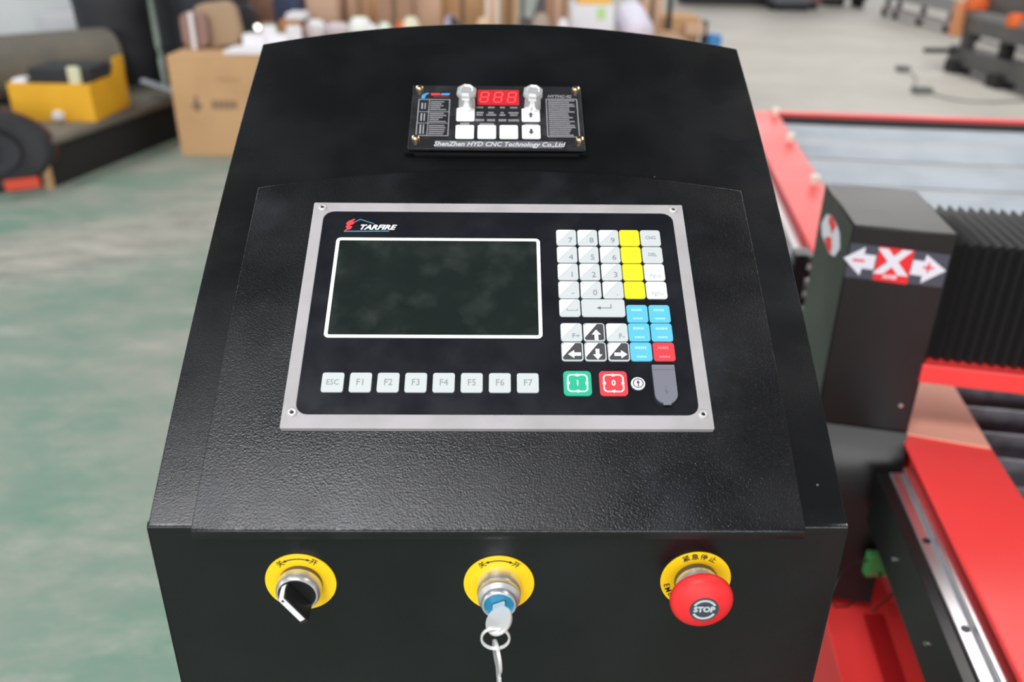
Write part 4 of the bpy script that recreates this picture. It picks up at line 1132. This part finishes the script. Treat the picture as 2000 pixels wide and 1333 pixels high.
# ------------------------------------------------------------------ background, right
fr = empty('frame_machine', (4.6, 7.5, 0), 'long dark grey steel frame machine with orange bracket at far right', 'machine')
def post(x, y, s, z0, z1, nm, mt=grey_frame, par=fr): return MB().box(x-s, x+s, y-s, y+s, z0, z1).build(nm, mt, par)
fx = lambda y: 4.55-.02*(y-8.3)
MB().box(4.42, 4.60, 4.9, 8.35, .07, .23).build('lower_beam', grey_frame, fr)
MB().box(4.44, 4.62, 4.9, 8.40, .37, .50).build('upper_beam', grey_frame, fr)
MB().box(4.46, 4.54, 4.9, 8.42, .50, .56).build('guide', mat('light_grey_frame', srgb(140, 138, 136), .5), fr)
MB().box(4.55, 6.4, 4.9, 8.6, .86, .98).build('table_slab', black_matte, fr)
MB().box(4.57, 6.3, 5.0, 8.5, .56, .86).build('table_frame', grey_frame, fr)
for y in (5.2, 6.05, 6.9, 7.5, 8.2):
    post(4.51, y, .05, .23, .37, 'frame_post', black_matte if int(y*10) % 2 else grey_frame)
for y in (5.6, 6.5, 7.35, 8.15):
    post(4.44, y, .09, 0, .11, 'rubber_foot', black_matte)
MB().box(4.12, 4.42, 8.20, 8.26, .17, .21).build('tow_bar', black_matte, fr)
MB().box(4.36, 4.44, 8.22, 8.34, .32, .64).build('orange_bracket', mat('peach_orange', srgb(222, 150, 100), .5), fr, bevel=.01)
MB().box(4.40, 4.58, 8.10, 8.22, .57, .68).build('orange_clamp', orange_m, fr, bevel=.02)
c = at(1985, 40, 1, 7.4)
MB().lathe([(0, -.06), (.07, -.05), (.08, 0), (.07, .05), (0, .06)], 14, T(c)).build('orange_cap', orange_m, fr)
base_at(fr)
tr = empty('long_trestle', (6.0, 12.5, 0), 'long pale grey trestle on castors beyond the frame machine', 'trestle')
MB().box(5.75, 5.95, 8.8, 13.4, .26, .42).build('trestle_top', mat('trestle_grey', srgb(150, 148, 148), .6), tr)
MB().box(5.78, 5.92, 8.8, 13.4, .07, .13).build('lower_rail', mat('trestle_pale', srgb(172, 162, 160), .6), tr)
for y in (9.2, 9.8, 10.5, 11.3, 12.1, 12.9, 13.3):
    lg_ = MB().box(5.80, 5.86, y-.025, y+.025, .08, .26).build('leg', grey_frame, tr)
    MB().lathe([(0, -.03), (.05, -.03), (.05, .03), (0, .03)], 14, T((5.80, y, .05)) @ Matrix.Rotation(PI/2, 4, 'Y')).build('castor', black_matte, lg_)
base_at(tr)
for nm, lb, x0, x1, py in (('foot_pedal', 'small grey foot pedal on the bare floor, the farther one', 1757, 1778, 141), ('floor_box', 'small dark socket box on the bare floor, the nearer one', 1788, 1822, 184)):
    a = at(x0, py, 2, 0); b = at(x1, py, 2, 0)
    o = MB().box(a.x, b.x, a.y, a.y+.12, 0, .05).build(nm, mat('mid_grey_plastic', srgb(104, 108, 108), .6), bevel=.01); tag(o, lb, 'floor device')
pts = [at(x, y, 2, .008) for x, y in ((1822,184),(1850,192),(1890,198),(1940,200),(2010,196))]
tag(MB().tube(pts, .006, 6).build('floor_cable', grey_frame), 'thin grey cable trailing right from the nearer socket box', 'cable')
pts = [at(x, y, 2, .008) for x, y in ((1790,176),(1786,165),(1789,152),(1780,143))]
tag(MB().tube(pts, .006, 6).build('floor_cable', grey_frame), 'short grey cable between the two boxes on bare floor', 'cable')
# far row of machinery along the top edge
for i, (x0, x1, py, h, mt_, lb) in enumerate(((1330, 1508, 10, .5, grey_frame, 'far grey bench at the top edge of the floor'), (1512, 1582, 22, .8, mat('slate_paint', srgb(96, 98, 106), .6), 'dark slate cabinet far across the floor'), (1584, 1600, 20, .8, mat('maroon_paint', srgb(140, 96, 92), .6), 'narrow reddish cabinet beside the slate cabinet'), (1606, 1652, 12, .6, grey_frame, 'far grey machine right of the reddish cabinet'), (1678, 1690, 17, .35, black_matte, 'small black drum far across the floor'))):
    a = at(x0, py, 2, 0); b = at(x1, py, 2, 0); y = (a.y+b.y)/2
    o = empty('far_machine', ((a.x+b.x)/2, y+.3, 0), lb, 'machine')
    MB().box(a.x, b.x, y, y+.5, .10, h).build('machine_body', mt_, o, bevel=.02)
    MB().box(a.x+.03, b.x-.03, y+.02, y+.48, 0, .10).build('machine_base', black_matte, o)
    base_at(o)
